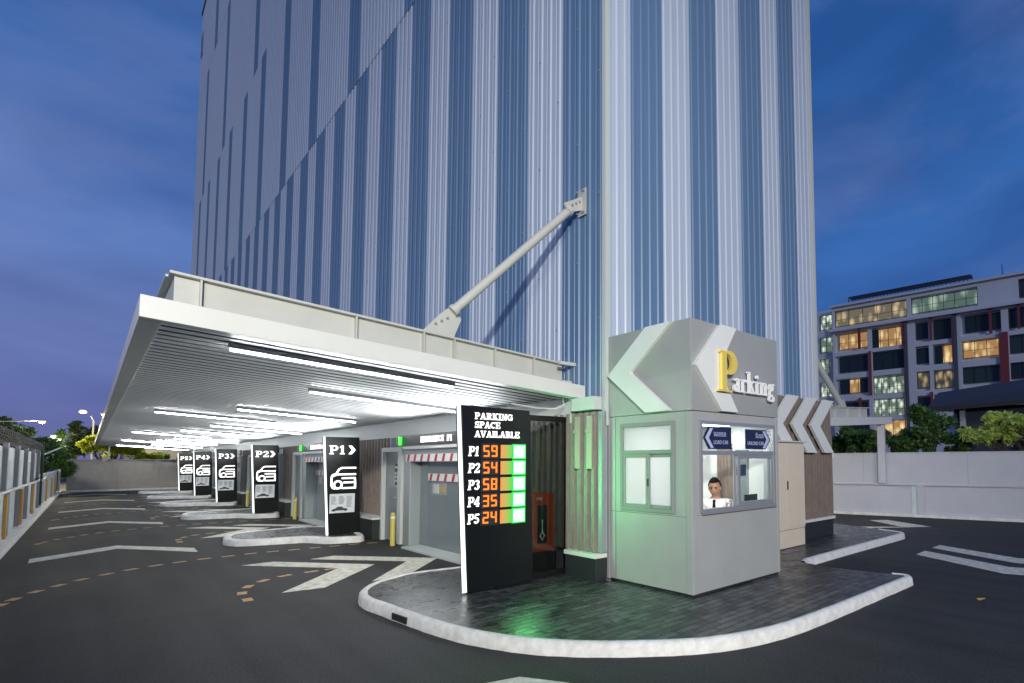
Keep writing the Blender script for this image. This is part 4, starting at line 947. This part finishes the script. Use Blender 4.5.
# ------------------------------------------------------------------ right canopy
RC=thing('side_canopy','smaller white canopy with brace on the far right side of the tower','canopy',(11.6,7,2.6))
zr=lambda x: 2.66+.055*(x-11.6)
def slr(mb,x0,x1,y0,y1,za,zb):
    n=len(mb.v)
    for zz in (za,zb):
        for x,y in ((x0,y0),(x1,y0),(x1,y1),(x0,y1)): mb.v.append((x,y,zr(x)+zz))
    for f in ((3,2,1,0),(4,5,6,7),(0,1,5,4),(1,2,6,5),(2,3,7,6),(3,0,4,7)): mb.f.append(tuple(n+i for i in f)); mb.mi.append(0)
f=MB(); slr(f,11.45,18.05,7.0,7.15,-.1,.12); slr(f,17.9,18.05,7.155,40,-.1,.12); f.build('fascia',M['white'],RC)
f=MB(); slr(f,11.45,17.895,7.155,40,-.06,.1); f.build('roof_sheet',M['soffit'],RC)
f=MB(); slr(f,11.45,17.1,7.4,7.43,.12,.42); slr(f,11.45,17.15,7.35,7.5,.42,.45)
for x in (12.5,13.3,14.1,14.9,15.7,16.5): slr(f,x-.01,x+.01,7.34,7.399,.12,.419)
f.build('roof_beam',M['cream'],RC)
f=MB(); f.tube([(11.5,7.4,6.35),(15.35,7.4,3.35)],.09,12); f.build('brace_tube',M['cream'],RC)
f=MB(); f.prism([(-.5,-.1),(.35,-.1),(.1,.3)],(15.4,7.39,3.28),X3,Z3,Y3,.03); f.build('gusset_plate',M['cream'],RC)
f=MB(); f.box(12.8,14.9,8.0,8.06,2.52,2.57); f.build('tube_light',M['tube'],RC)

# ------------------------------------------------------------------ white boundary wall on the right
WR=thing('boundary_wall','long white painted boundary wall with ledge and posts on the right','wall',(18.3,3.5,0))
w0=Vector((17.33,8.79)); wd=Vector((1.01,-5.23)).normalized(); wn=Vector((-wd.y,wd.x)); 
if wn.dot(Vector((-1,-1)))<0: wn=-wn
def wbox(mb,s0,s1,d0,d1,z0,z1,mi=0):   # s along wall, d towards the camera
    n=len(mb.v)
    for z in (z0,z1):
        for s,d in ((s0,d0),(s1,d0),(s1,d1),(s0,d1)):
            p=w0+wd*s+wn*d; mb.v.append((p.x,p.y,z))
    for f in ((3,2,1,0),(4,5,6,7),(0,1,5,4),(1,2,6,5),(2,3,7,6),(3,0,4,7)): mb.f.append(tuple(n+i for i in f)); mb.mi.append(mi)
f=MB(); wbox(f,-45,22,-.18,0,0,1.95); f.build('panel',M['wallw'],WR)
f=MB(); wbox(f,-45,22,.002,.06,.955,1.02); f.build('ledge',M['wallw'],WR,bevel=.006)
for i in range(8):
    s=-3.28+2.95*i; f=MB(); wbox(f,s,s+.20,.002,.05,.09,.953); o=f.build('post',M['kerb2'] if i%2 else M['wallw'],WR)
f=MB()
for i in range(8):
    s=-3.28+2.95*i; wbox(f,s-.16,s-.002,.002,.02,.09,.953)
f.build('post_recess',M['fencep'],WR)
for i in range(7):
    s=-1.9+2.95*i; f=MB(); wbox(f,s,s+.012,.001,.004,1.03,1.94); f.build('joint_strip',M['frame'],WR)
f=MB(); wbox(f,-45,22,-.22,.03,1.952,1.985); f.build('coping',M['wallw'],WR)
f=MB(); wbox(f,-45,22,.004,.12,0,.085); f.build('base_kerb',M['kerb2'],WR)
f=MB(); wbox(f,1.53,1.75,.002,.16,1.022,2.90); f.build('canopy_post',M['wallw'],WR,bevel=.006)

# ------------------------------------------------------------------ back wall and left fence
BW=thing('back_wall','grey beige concrete wall with pilasters closing the far end of the lane','wall',(2,51,0))
f=MB(); f.box(-.85,5.2,51,51.2,0,2.02)
f.build('panel',M['concrete'],BW)
for x in (-.8,1.25,3.3):
    f=MB(); f.box(x-.1,x+.1,50.93,50.998,0.1,2.02); f.build('pilaster',M['concrete'],BW)
f=MB(); f.box(-1.1,5.1,50.7,50.92,0,.12); f.build('base_kerb',M['kerb2'],BW)
f=MB(); f.box(-.87,5.2,50.9,51.22,2.02,2.06); f.build('coping',M['concrete'],BW)
CM=thing('security_camera','small white security camera on pole above the back wall','camera',(.93,50.9,2.06))
f=MB(); f.tube([(.93,51.1,2.06),(.93,51.1,2.95)],.04,8); f.build('pole',M['trim'],CM)
f=MB(); f.tube([(.93,51.0,2.12),(.7,50.6,2.02)],.07,8); f.build('housing',M['white'],CM)
CL=struct(MB().box(-1.42,-1.08,-12,51.2,0,.12).build('side_kerb',M['kerb2'],bevel=.01))
FT=thing('metal_fence','tall weathered pale metal fence topped with barbed wire coils along the lane','fence',(-1.4,15,0))
f=MB(); f.box(-1.36,-1.33,-12,31.2,.12,2.2); f.build('panel',M['fencep'],FT)
yy=-10.4
while yy<31: 
    f=MB(); f.box(-1.329,-1.25,yy-.13,yy+.13,1.2,2.28); f.build('post',M['fenceg'],FT)
    f=MB(); f.box(-1.329,-1.25,yy+.7,yy+1.0,.13,1.15); f.build('lower_post',M['fenceg'],FT)
    yy+=2.95
f=MB(); f.tube([(-1.24,-12,1.18),(-1.24,31.3,1.18)],.035,8); f.build('rail',M['trim'],FT)
for i in range(10):
    y=1.0+2.95*i; f=MB()
    f.box(-1.329,-1.315,y+.35,y+2.1,1.42,1.90)
    f.build('patched_sheet',M['wallw'],FT)
f=MB(); pts=[]; 
for i in range(int(46*14)):
    a=i*2*math.pi/14; pts.append((-1.33+.17*math.cos(a),-10+i/14*.9*1.0,2.42+.17*math.sin(a)))
f.tube([p for p in pts if p[1]<31],.006,4,cap=False)
pts2=[(x,y+.45,z) for x,y,z in pts if y<30.6]; f.tube(pts2,.006,4,cap=False)
for x,z in ((-1.33,2.3),(-1.33,2.45),(-1.33,2.58)): f.tube([(x,-12,z),(x,31,z)],.008,4)
f.build('barbed_wire',M['wire'],FT)
LF=thing('metal_fence','lower pale ribbed metal fence beyond the tall fence, reaching the far wall','fence',(-1.4,40,0))
f=MB(); f.box(-1.36,-1.33,31.25,51,.12,1.36); f.build('panel',M['fencep'],LF)
yy=33
while yy<51:
    f=MB(); f.box(-1.329,-1.26,yy-.1,yy+.1,.13,1.4); f.build('post',M['trim'],LF); yy+=2.2
f=MB(); f.box(-1.30,-1.16,50.5,50.68,.12,1.45); f.build('end_post',M['white'],LF)
for i,y in enumerate([5.2,9.8,14.4,18.8,23.0,27.5,31.9,36.2,41.0,45.6]):
    on_=['first','second','third','fourth','fifth','sixth','seventh','eighth','ninth','tenth'][i]
    f=MB(); f.box(-1.245,-1.20,y-.1,y+.1,.16,1.12); o=f.build('reflector_post',M['orange'],loc=(-1.22,y,.12))
    tag(o,f'{on_} orange reflector strip from the camera end of the lane fence','reflector post','orange reflector strips along the fence')
BPp=thing('black_pole','thin black pole with pale bracket at the end of the tall fence','pole',(-1.2,30,0))
f=MB(); f.box(-1.2,-1.14,30.3,30.4,.3,2.6); f.build('post',M['dark'],BPp)
f=MB(); f.tube([(-1.12,30.2,2.15),(-.9,30.6,2.3),(-.72,30.7,2.42)],.03,8); f.tube([(-1.1,29.6,1.22),(-1.1,31.0,1.3)],.04,8); f.build('bracket',M['trim'],BPp)

# ------------------------------------------------------------------ foliage
def tree(name,label,cat,loc,h,crowns,n,ls,leafmat,group=None,trunk=True,seed=1,tr_r=.12,droop=0):
    rr=random.Random(seed); r=thing(name,label,cat,loc,group); L=Vector(loc)
    if trunk:
        t=MB(); 
        for c in crowns:
            cc=L+Vector(c[0]); t.tube([L,L+(cc-L)*.35+Vector((rr.uniform(-.2,.2),rr.uniform(-.2,.2),0)),L+(cc-L)*.75,cc+Vector((0,0,c[1][2]*.5))],[tr_r,tr_r*.8,tr_r*.5,tr_r*.15],8)
            for k in range(5):
                a=rr.uniform(0,6.28); e=cc+Vector((math.cos(a)*c[1][0]*.7,math.sin(a)*c[1][1]*.7,rr.uniform(-.2,.6)*c[1][2])); t.tube([L+(cc-L)*rr.uniform(.5,.9),e],[tr_r*.35,tr_r*.06],6)
        t.build('trunk',M['bark'],r)
    v=[];fc=[]
    cl=[]
    for c,s in crowns:
        m=max(6,int(30*len(crowns)**-.5))
        for k in range(m):
            q=Vector((rr.gauss(0,1),rr.gauss(0,1),rr.gauss(0,1))).normalized()*rr.uniform(.35,1.0)**.6
            cl.append((Vector(c)+Vector((q.x*s[0],q.y*s[1],q.z*s[2])),min(s)*rr.uniform(.22,.42)))
    for i in range(n):
        c,s=rr.choice(cl)
        q=Vector((rr.gauss(0,.55),rr.gauss(0,.55),rr.gauss(0,.45)))*s
        p=c+q; d=Vector((rr.gauss(0,1),rr.gauss(0,1),rr.gauss(0,.5)-droop)).normalized(); e=d.cross(Vector((rr.gauss(0,1),rr.gauss(0,1),rr.gauss(0,1)))).normalized()
        l=ls*rr.uniform(.6,1.4); w_=l*.32; k=len(v)
        v+=[tuple(p),tuple(p+d*l*.5+e*w_),tuple(p+d*l),tuple(p+d*l*.5-e*w_)]; fc.append((k,k+1,k+2,k+3))
    me=bpy.data.meshes.new('crown'); me.from_pydata(v,[],fc); me.materials.append(leafmat); o=bpy.data.objects.new('crown',me); C.objects.link(o); o.parent=r
    return r
tree('tree','bushy mid green tree leaning over the end of the lane fence','tree',(-2.1,52,0),3.5,[((.5,-.5,2.0),(.95,1.2,.8)),((-.1,0,2.9),(.8,1.1,.6)),((1.2,-.9,1.5),(.35,.4,.45))],9000,.16,M['leaf'],seed=3,tr_r=.1)
tree('bush','bright yellow green bush behind the far concrete wall','bush',(1.2,58,0),3,[((0,0,2.7),(1.4,1,.7)),((-1.1,0,3.2),(.6,.6,.55)),((.3,0,3.3),(.7,.7,.4)),((1.6,0,2.4),(1.2,1,.5))],9000,.16,M['leafy'],seed=4)
tree('tree','dark tree rising at the left edge behind the tall fence','tree',(-5.2,66,0),6,[((0,0,4.2),(2.0,2,1.3)),((1.2,0,3.4),(1.2,1.2,1.0)),((-1.8,0,3.6),(1.6,1.6,1.4))],9000,.25,M['leafd'],seed=5)
tree('tree','slender dark tree standing beneath the brightest street lamp','tree',(-.9,72,0),6,[((0,0,4.4),(.55,.6,1.4)),((.1,0,3.3),(.8,.8,1.1))],5000,.2,M['leafd'],seed=6,tr_r=.15)
tree('tree','broad dark green tree beside the canopy edge behind the yellow bush','tree',(1.3,76,0),6,[((.2,0,4.8),(1.5,1.5,1.1)),((-.8,0,4.2),(1.0,1,1.0)),((1.9,0,4.3),(1.5,1.5,1.0))],9000,.25,M['leafd'],seed=8)
tree('tree','thin pale green cypress shaped tree between the small far lamps','tree',(-1.9,78,0),5,[((0,0,3.9),(.35,.4,1.3))],2500,.18,M['leaf'],seed=9)
tree('hedge','low dark green hedge behind the right end of the far wall','hedge',(4.3,60,0),2.6,[((0,0,1.8),(2.4,1,.8))],6000,.16,M['leaf'],seed=10,trunk=False)
tree('tree','bright leafy tree spilling over the white wall at the right edge','tree',(21.6,3.6,0),3.5,[((-.3,.3,2.75),(1.0,1.2,.36)),((-.2,1.4,2.55),(.8,.8,.28)),((.1,.9,3.1),(.7,.8,.22)),((.0,-1.2,2.95),(1,1.2,.5))],16000,.17,M['leaflit'],seed=11,droop=.3)
tree('tree','dark green feathery tree over the white wall, in front of the dark roofed house','tree',(21.8,7.1,0),3.5,[((0,0,2.9),(.9,.8,.75)),((0,.9,2.35),(.8,.6,.5)),((.2,-1.0,2.4),(.7,.7,.45)),((.1,.3,3.5),(.4,.4,.35))],13000,.13,M['leaf'],seed=12,droop=.2)
tree('tree','low green tree beside the wall post below the side canopy','tree',(22.2,9.9,0),3,[((0,0,2.45),(1,1.1,.6)),((0,1.2,2.2),(.8,.8,.5))],9000,.14,M['leaf'],seed=13)
# dark palm frond crossing
FR=thing('palm_tree','dark palm with long arching fronds rising behind the white wall','palm tree',(24.5,9.4,0))
f=MB(); f.tube([(24.5,9.4,0),(24.4,9.5,2.6)],[.14,.09],8); f.build('trunk',M['bark'],FR)
f=MB(); rr=random.Random(4)
for k in range(7):
    a=R_(-90+ (k-3)*38+rr.uniform(-8,8)); L_=2.2; prev=Vector((24.4,9.5,2.6))
    for s in range(12):
        t=(s+1)/12; p=Vector((24.4+math.cos(a)*L_*t,9.5+math.sin(a)*L_*t,2.6+1.6*t-1.3*t*t)); d=(p-prev)
        sd=d.cross(Vector((0,0,1))).normalized()
        for sg in (-1,1):
            for q in range(3):
                b=prev+d*(q/3); e=b+sd*sg*.45*(1-t*.6)+Vector((0,0,-.22))+d*.8
                f.face([b,b+d*.25,e])
        prev=p
f.build('crown',M['leafd'],FR,fix=False)
# dark roofed house
HS_=thing('house','low house with large dark tiled roof behind the white wall','house',(30,6,0))
f=MB(); f.box(28,34,-2,8.0,0,4.1); f.build('wall',M['aptg'],HS_)
f=MB(); 
a=[(26.6,8.7,4.1),(26.6,-4,4.35),(33,-4,6.6),(33,10.2,5.45)]
f.face(a); f.face([(x,y,z-.18) for x,y,z in a]); f.face([a[0],a[1],(a[1][0],a[1][1],a[1][2]-.18),(a[0][0],a[0][1],a[0][2]-.18)]); f.face([a[0],a[3],(a[3][0],a[3][1],a[3][2]-.18),(a[0][0],a[0][1],a[0][2]-.18)])
f.build('roof',M['roof'],HS_)
f=MB(); f.box(27.96,27.995,3.2,5.2,1.9,2.9); f.build('window',M['wdark'],HS_)
f=MB(); f.box(27.4,27.6,7.4,7.6,0,4.05); f.box(27.4,27.6,4.6,4.8,0,4.1); f.build('post',M['wallw'],HS_)

# ------------------------------------------------------------------ apartment block
AP=thing('apartment_block','large mauve apartment block with lit windows, terrace and red panels behind the white wall','building',(76.743,28.85,0))
A0=Vector((76.743,28.85,0)); AD=Vector((-.1002,.995,0)); AN=Vector((-.995,-.1002,0))   # AD towards the left of the picture, AN towards the lane
def abox(mb,s0,s1,d0,d1,z0,z1,mi=0):
    n=len(mb.v)
    for z in (z0,z1):
        for s,d in ((s0,d0),(s1,d0),(s1,d1),(s0,d1)):
            p=A0+AD*s+AN*d; mb.v.append((p.x,p.y,z))
    for f in ((3,2,1,0),(4,5,6,7),(0,1,5,4),(1,2,6,5),(2,3,7,6),(3,0,4,7)): mb.f.append(tuple(n+i for i in f)); mb.mi.append(mi)
WN=[('g1',8.5,-1.45,21.15,23.4,5),('g2',-2.05,-9.9,21.3,23.35,6),
('warm',8.0,3.9,17.65,19.9,3),('warmd',3.25,-1.0,17.25,19.9,4),('dark',8.05,4.0,14.3,16.6,3),('dark',3.25,-.9,14.1,16.65,3),('mix',8.05,4.1,11.2,13.2,3),('white',3.25,-.85,10.75,13.1,4),
('dark',8.1,4.2,8.0,9.9,3),('white',3.35,-.75,7.65,10.0,4),('warm',2.5,-.8,4.45,7.05,2),('dark',8.1,4.2,4.6,6.8,3),
('dark',-2.55,-4.05,17.75,19.9,1),('dark',-4.7,-6.85,17.4,20.0,2),('dark',-2.45,-4.0,14.45,16.5,1),('warmh',-4.7,-6.85,14.2,16.55,2),('dim',-2.45,-4.0,11.15,13.25,1),('dim',-4.6,-6.75,10.95,13.2,2),
('dark',-2.35,-3.95,7.95,9.9,1),('dark',-4.5,-6.6,7.95,10.05,2),('dim',-2.3,-3.85,4.85,6.7,1),
('dark',-8.35,-12.3,17.8,19.9,3),('warm',-8.0,-12.0,14.5,16.6,3),('green',-7.9,-11.85,11.3,13.25,3),('dark',-13.2,-17.2,17.7,20.0,3),('green',-13.15,-17.0,14.55,16.65,3),('dark',-13.1,-17.0,11.4,13.45,3),('dark',-14.4,-18.5,21.3,23.4,3),
('white',11.1,9.25,21.2,23.4,2),('white',11.15,9.25,17.75,20.0,2),('white',11.25,9.8,14.5,16.8,2),('white',11.25,9.25,11.05,13.3,2),('white',11.3,9.3,7.8,10.0,2)]
wl=MB(); ss=sorted(set([-30,8.9]+[])) 
# wall built as slabs around the openings: solid core set back 0.5 m plus piers and floor bands
abox(wl,8.9,-30,-16,-.55,0,24.0); abox(wl,12.2,8.9,-16,-1.2,0,24.15)
wl.build('core_wall',M['apt'],AP)
fr=MB()
zb=[(23.5,24.05),(20.1,21.0),(16.75,17.3),(13.35,14.1),(10.1,10.75),(7.1,7.7),(0,4.5)]
for a,b in zb: abox(fr,8.9,-30,-.55,0,a,b)
for k,(a,b) in enumerate([(8.9,8.55),(3.85,3.3),(-1.05,-2.4),(-4.07,-4.5),(-6.95,-7.9),(-12.35,-13.1),(-17.3,-30)]): 
    abox(fr,a,b,-.553,-.003,4.3,21.0)
abox(fr,8.9,8.55,-.553,-.003,21,23.6); abox(fr,-1.5,-2.0,-.553,-.003,21,23.6); abox(fr,-9.95,-14.3,-.553,-.003,21,23.6); abox(fr,-18.6,-30,-.553,-.003,21,23.6)
fr.build('facade_frame',M['apt'],AP)
f=MB(); abox(f,9.2,-30,.003,.7,20.35,20.75); abox(f,9.1,-30,.003,.4,24.0,24.3); f.build('cornice',M['apt'],AP)
f=MB()
for a,b,z0,z1 in ((-1.1,-1.45,4.3,20.4),(-7.0,-7.45,4.3,20.4)): abox(f,a,b,.004,.25,z0,z1)
f.build('grey_pier',M['aptg'],AP)
for a,b,z0,z1 in ((-.86,-1.05,17.0,20.3),(3.67,3.4,10.7,16.9),(-1.03,-1.09,7.4,17.0),(-4.3,-4.55,17.4,20.4),(-6.86,-6.98,14.0,20.0),(-11.1,-11.4,17.3,20.6),(-14.1,-14.35,17.4,20.5),(-12.09,-13.0,11.0,17.2),(-4.12,-4.4,7.2,10.5),(5.1,4.8,17.4,20.3),(5.2,4.9,9.0,10.4)):
    f=MB(); abox(f,a,b,.005,.35,z0,z1); f.build('red_panel',M['aptr'],AP)
mats={'g1':'wg1','g2':'wg2','warm':'wwarm','warmd':'wwarm','warmh':'wwarm','dark':'wdark','green':'wgreen','mix':'wwarm','white':'wwhite','dim':'wdim'}
for kind,s0,s1,z0,z1,n in WN:
    dd=-.40 if s0<9.2 or kind in('g1',) else -1.1
    if s1>9.0: dd=-1.1
    f=MB(); w_=.07
    abox(f,s0,s0-w_,dd,dd+.1,z0,z1); abox(f,s1+w_,s1,dd,dd+.1,z0,z1); abox(f,s0-w_,s1+w_,dd,dd+.1,z0,z0+w_); abox(f,s0-w_,s1+w_,dd,dd+.1,z1-w_,z1)
    for i in range(1,n):
        s=s0+(s1-s0)*i/n; abox(f,s+.03,s-.03,dd,dd+.09,z0+w_,z1-w_)
    if kind in ('g1','g2','warm','white','warmd'): abox(f,s0-w_,s1+w_,dd+.1,dd+.13,z0+.95,z0+1.0)
    W_=f.build('window',M['winf'],AP)
    f=MB()
    if kind in('mix','warmh','warmd'):
        f1=MB(); 
        a,b={'mix':(.36,.72),'warmh':(.45,1.0),'warmd':(.2,.9)}[kind]
        sa,sb=s0+(s1-s0)*a,s0+(s1-s0)*b
        abox(f1,sa,sb,dd-.03,dd+.0,z0,z1); f1.build('lit_pane',M['wwarm'],W_)
        if a>0: abox(f,s0,sa,dd-.03,dd,z0,z1)
        if b<1: abox(f,sb,s1,dd-.03,dd,z0,z1)
        f.build('pane',M['wdark'],W_)
    else:
        abox(f,s0,s1,dd-.03,dd,z0,z1); f.build('pane',M[mats[kind]],W_)
f=MB()
for i in range(33): 
    s=6.8-.5*i; abox(f,s,s-.08,-1.2,-1.1,24.3,25.45)
for z in (24.7,25.05,25.4): abox(f,6.8,-9.1,-1.25,-1.15,z,z+.07)
abox(f,6.8,-9.1,-3,-1.1,25.45,25.55); f.build('roof_trellis',M['winf'],AP)
f=MB(); f.tube([tuple(A0+AD*-12.5+AN*-2+Vector((0,0,24))),tuple(A0+AD*-12.5+AN*-2+Vector((0,0,26.3)))],.05,6); f.build('antenna',M['winf'],AP)
# building behind the back wall
BB=thing('low_building','low dark windowed building with beige side behind the far wall','building',(5,70,0))
f=MB(); f.box(3.4,14,70,80,0,3.6); f.build('wall',M['concrete'],BB)
f=MB(); f.box(2.3,3.38,69.6,80,0,3.9); f.build('side_wing',M['aptg'],BB)
f=MB(); f.box(2.35,3.3,69.56,69.595,2.4,3.4); f.build('window',M['wdark'],BB)

# ------------------------------------------------------------------ street lamps (lit)
def lamp(label,hp,pole,white=False,pw=60,r=.10):
    t=thing('street_lamp',label,'street lamp',(pole[0],pole[1],0),'lit street lamps beyond the lane')
    H=Vector(hp); f=MB(); f.tube([(pole[0],pole[1],0),(pole[0],pole[1],hp[2]-.5),(pole[0]*.7+hp[0]*.3,pole[1],hp[2]-.05),(hp[0],hp[1],hp[2]+.12)],[.09,.06,.04,.03],8); f.build('pole',M['fenceg'],t)
    f=MB(); f.box(H.x-.18,H.x+.18,H.y-.12,H.y+.12,H.z+.06,H.z+.16); f.build('lamp_head',M['frame'],t)
    f=MB(); f.tube([H+Vector((0,0,-.09)),H+Vector((0,0,-.05)),H+Vector((0,0,.03)),H+Vector((0,0,.058))],[r*.8,r*1.4,r*1.5,r*1.2],14); f.build('bulb',M['lampw'] if white else M['lampy'],t)
    l=bpy.data.lights.new('lamp_light','POINT'); l.energy=pw*2.2; l.color=(1,.85,.5); l.shadow_soft_size=.15; o=bpy.data.objects.new('lamp_light',l); C.objects.link(o); o.parent=t; o.location=H-t.location-Vector((0,0,.25))
lamp('lit street lamp on a long arm at the left, above the barbed wire fence',(-2.45,60,4.83),(-5.4,60),False,250,.12)
lamp('brightest lit street lamp, above the slender dark tree',(-.45,65,6.0),(.2,69),False,400,.16)
lamp('lit street lamp half hidden at the edge of the white canopy',(.75,63,5.7),(1.6,64),False,200,.10)
lamp('left of the two small low street lamps far down the lane',(-2.2,72,4.15),(-2.8,73),True,80,.10)
lamp('right of the two small low street lamps far down the lane',(-2.0,76,4.0),(-2.6,77),True,80,.10)

# flood lamp on a pole behind the viewpoint: the light that throws the brace's shadow on the cladding
FL=thing('flood_lamp','flood lamp on a tall grey pole at the yard entrance','lamp',(-3.6,-6.5,0))
f=MB(); f.tube([(-3.6,-6.5,0),(-3.6,-6.5,5.1)],[.09,.06],10); f.build('pole',M['trim'],FL)
f=MB(); f.box(-3.9,-3.3,-6.45,-6.35,5.0,5.4); f.build('lamp_head',M['frame'],FL)
l=bpy.data.lights.new('flood_light','SPOT'); l.spot_size=R_(92); l.spot_blend=1; l.shadow_soft_size=.22; l.energy=5200; l.color=(1,.98,.86)
o=bpy.data.objects.new('flood_light',l); C.objects.link(o); o.parent=FL; o.location=Vector((-3.55,-6.3,5.2))-FL.location
o.rotation_euler=(Vector((6.4,6.5,4.0))-Vector((-3.55,-6.3,5.2))).to_track_quat('-Z','Y').to_euler()
# leaf on the asphalt
f=MB(); f.face([(7.9,2.05,.006),(8.0,2.0,.02),(8.08,2.04,.012),(8.02,2.1,.008),(7.94,2.1,.02)]); o=f.build('fallen_leaf',M['orange'],loc=(7.98,2.05,0)); tag(o,'single fallen orange leaf on the asphalt right of the booth island','leaf')
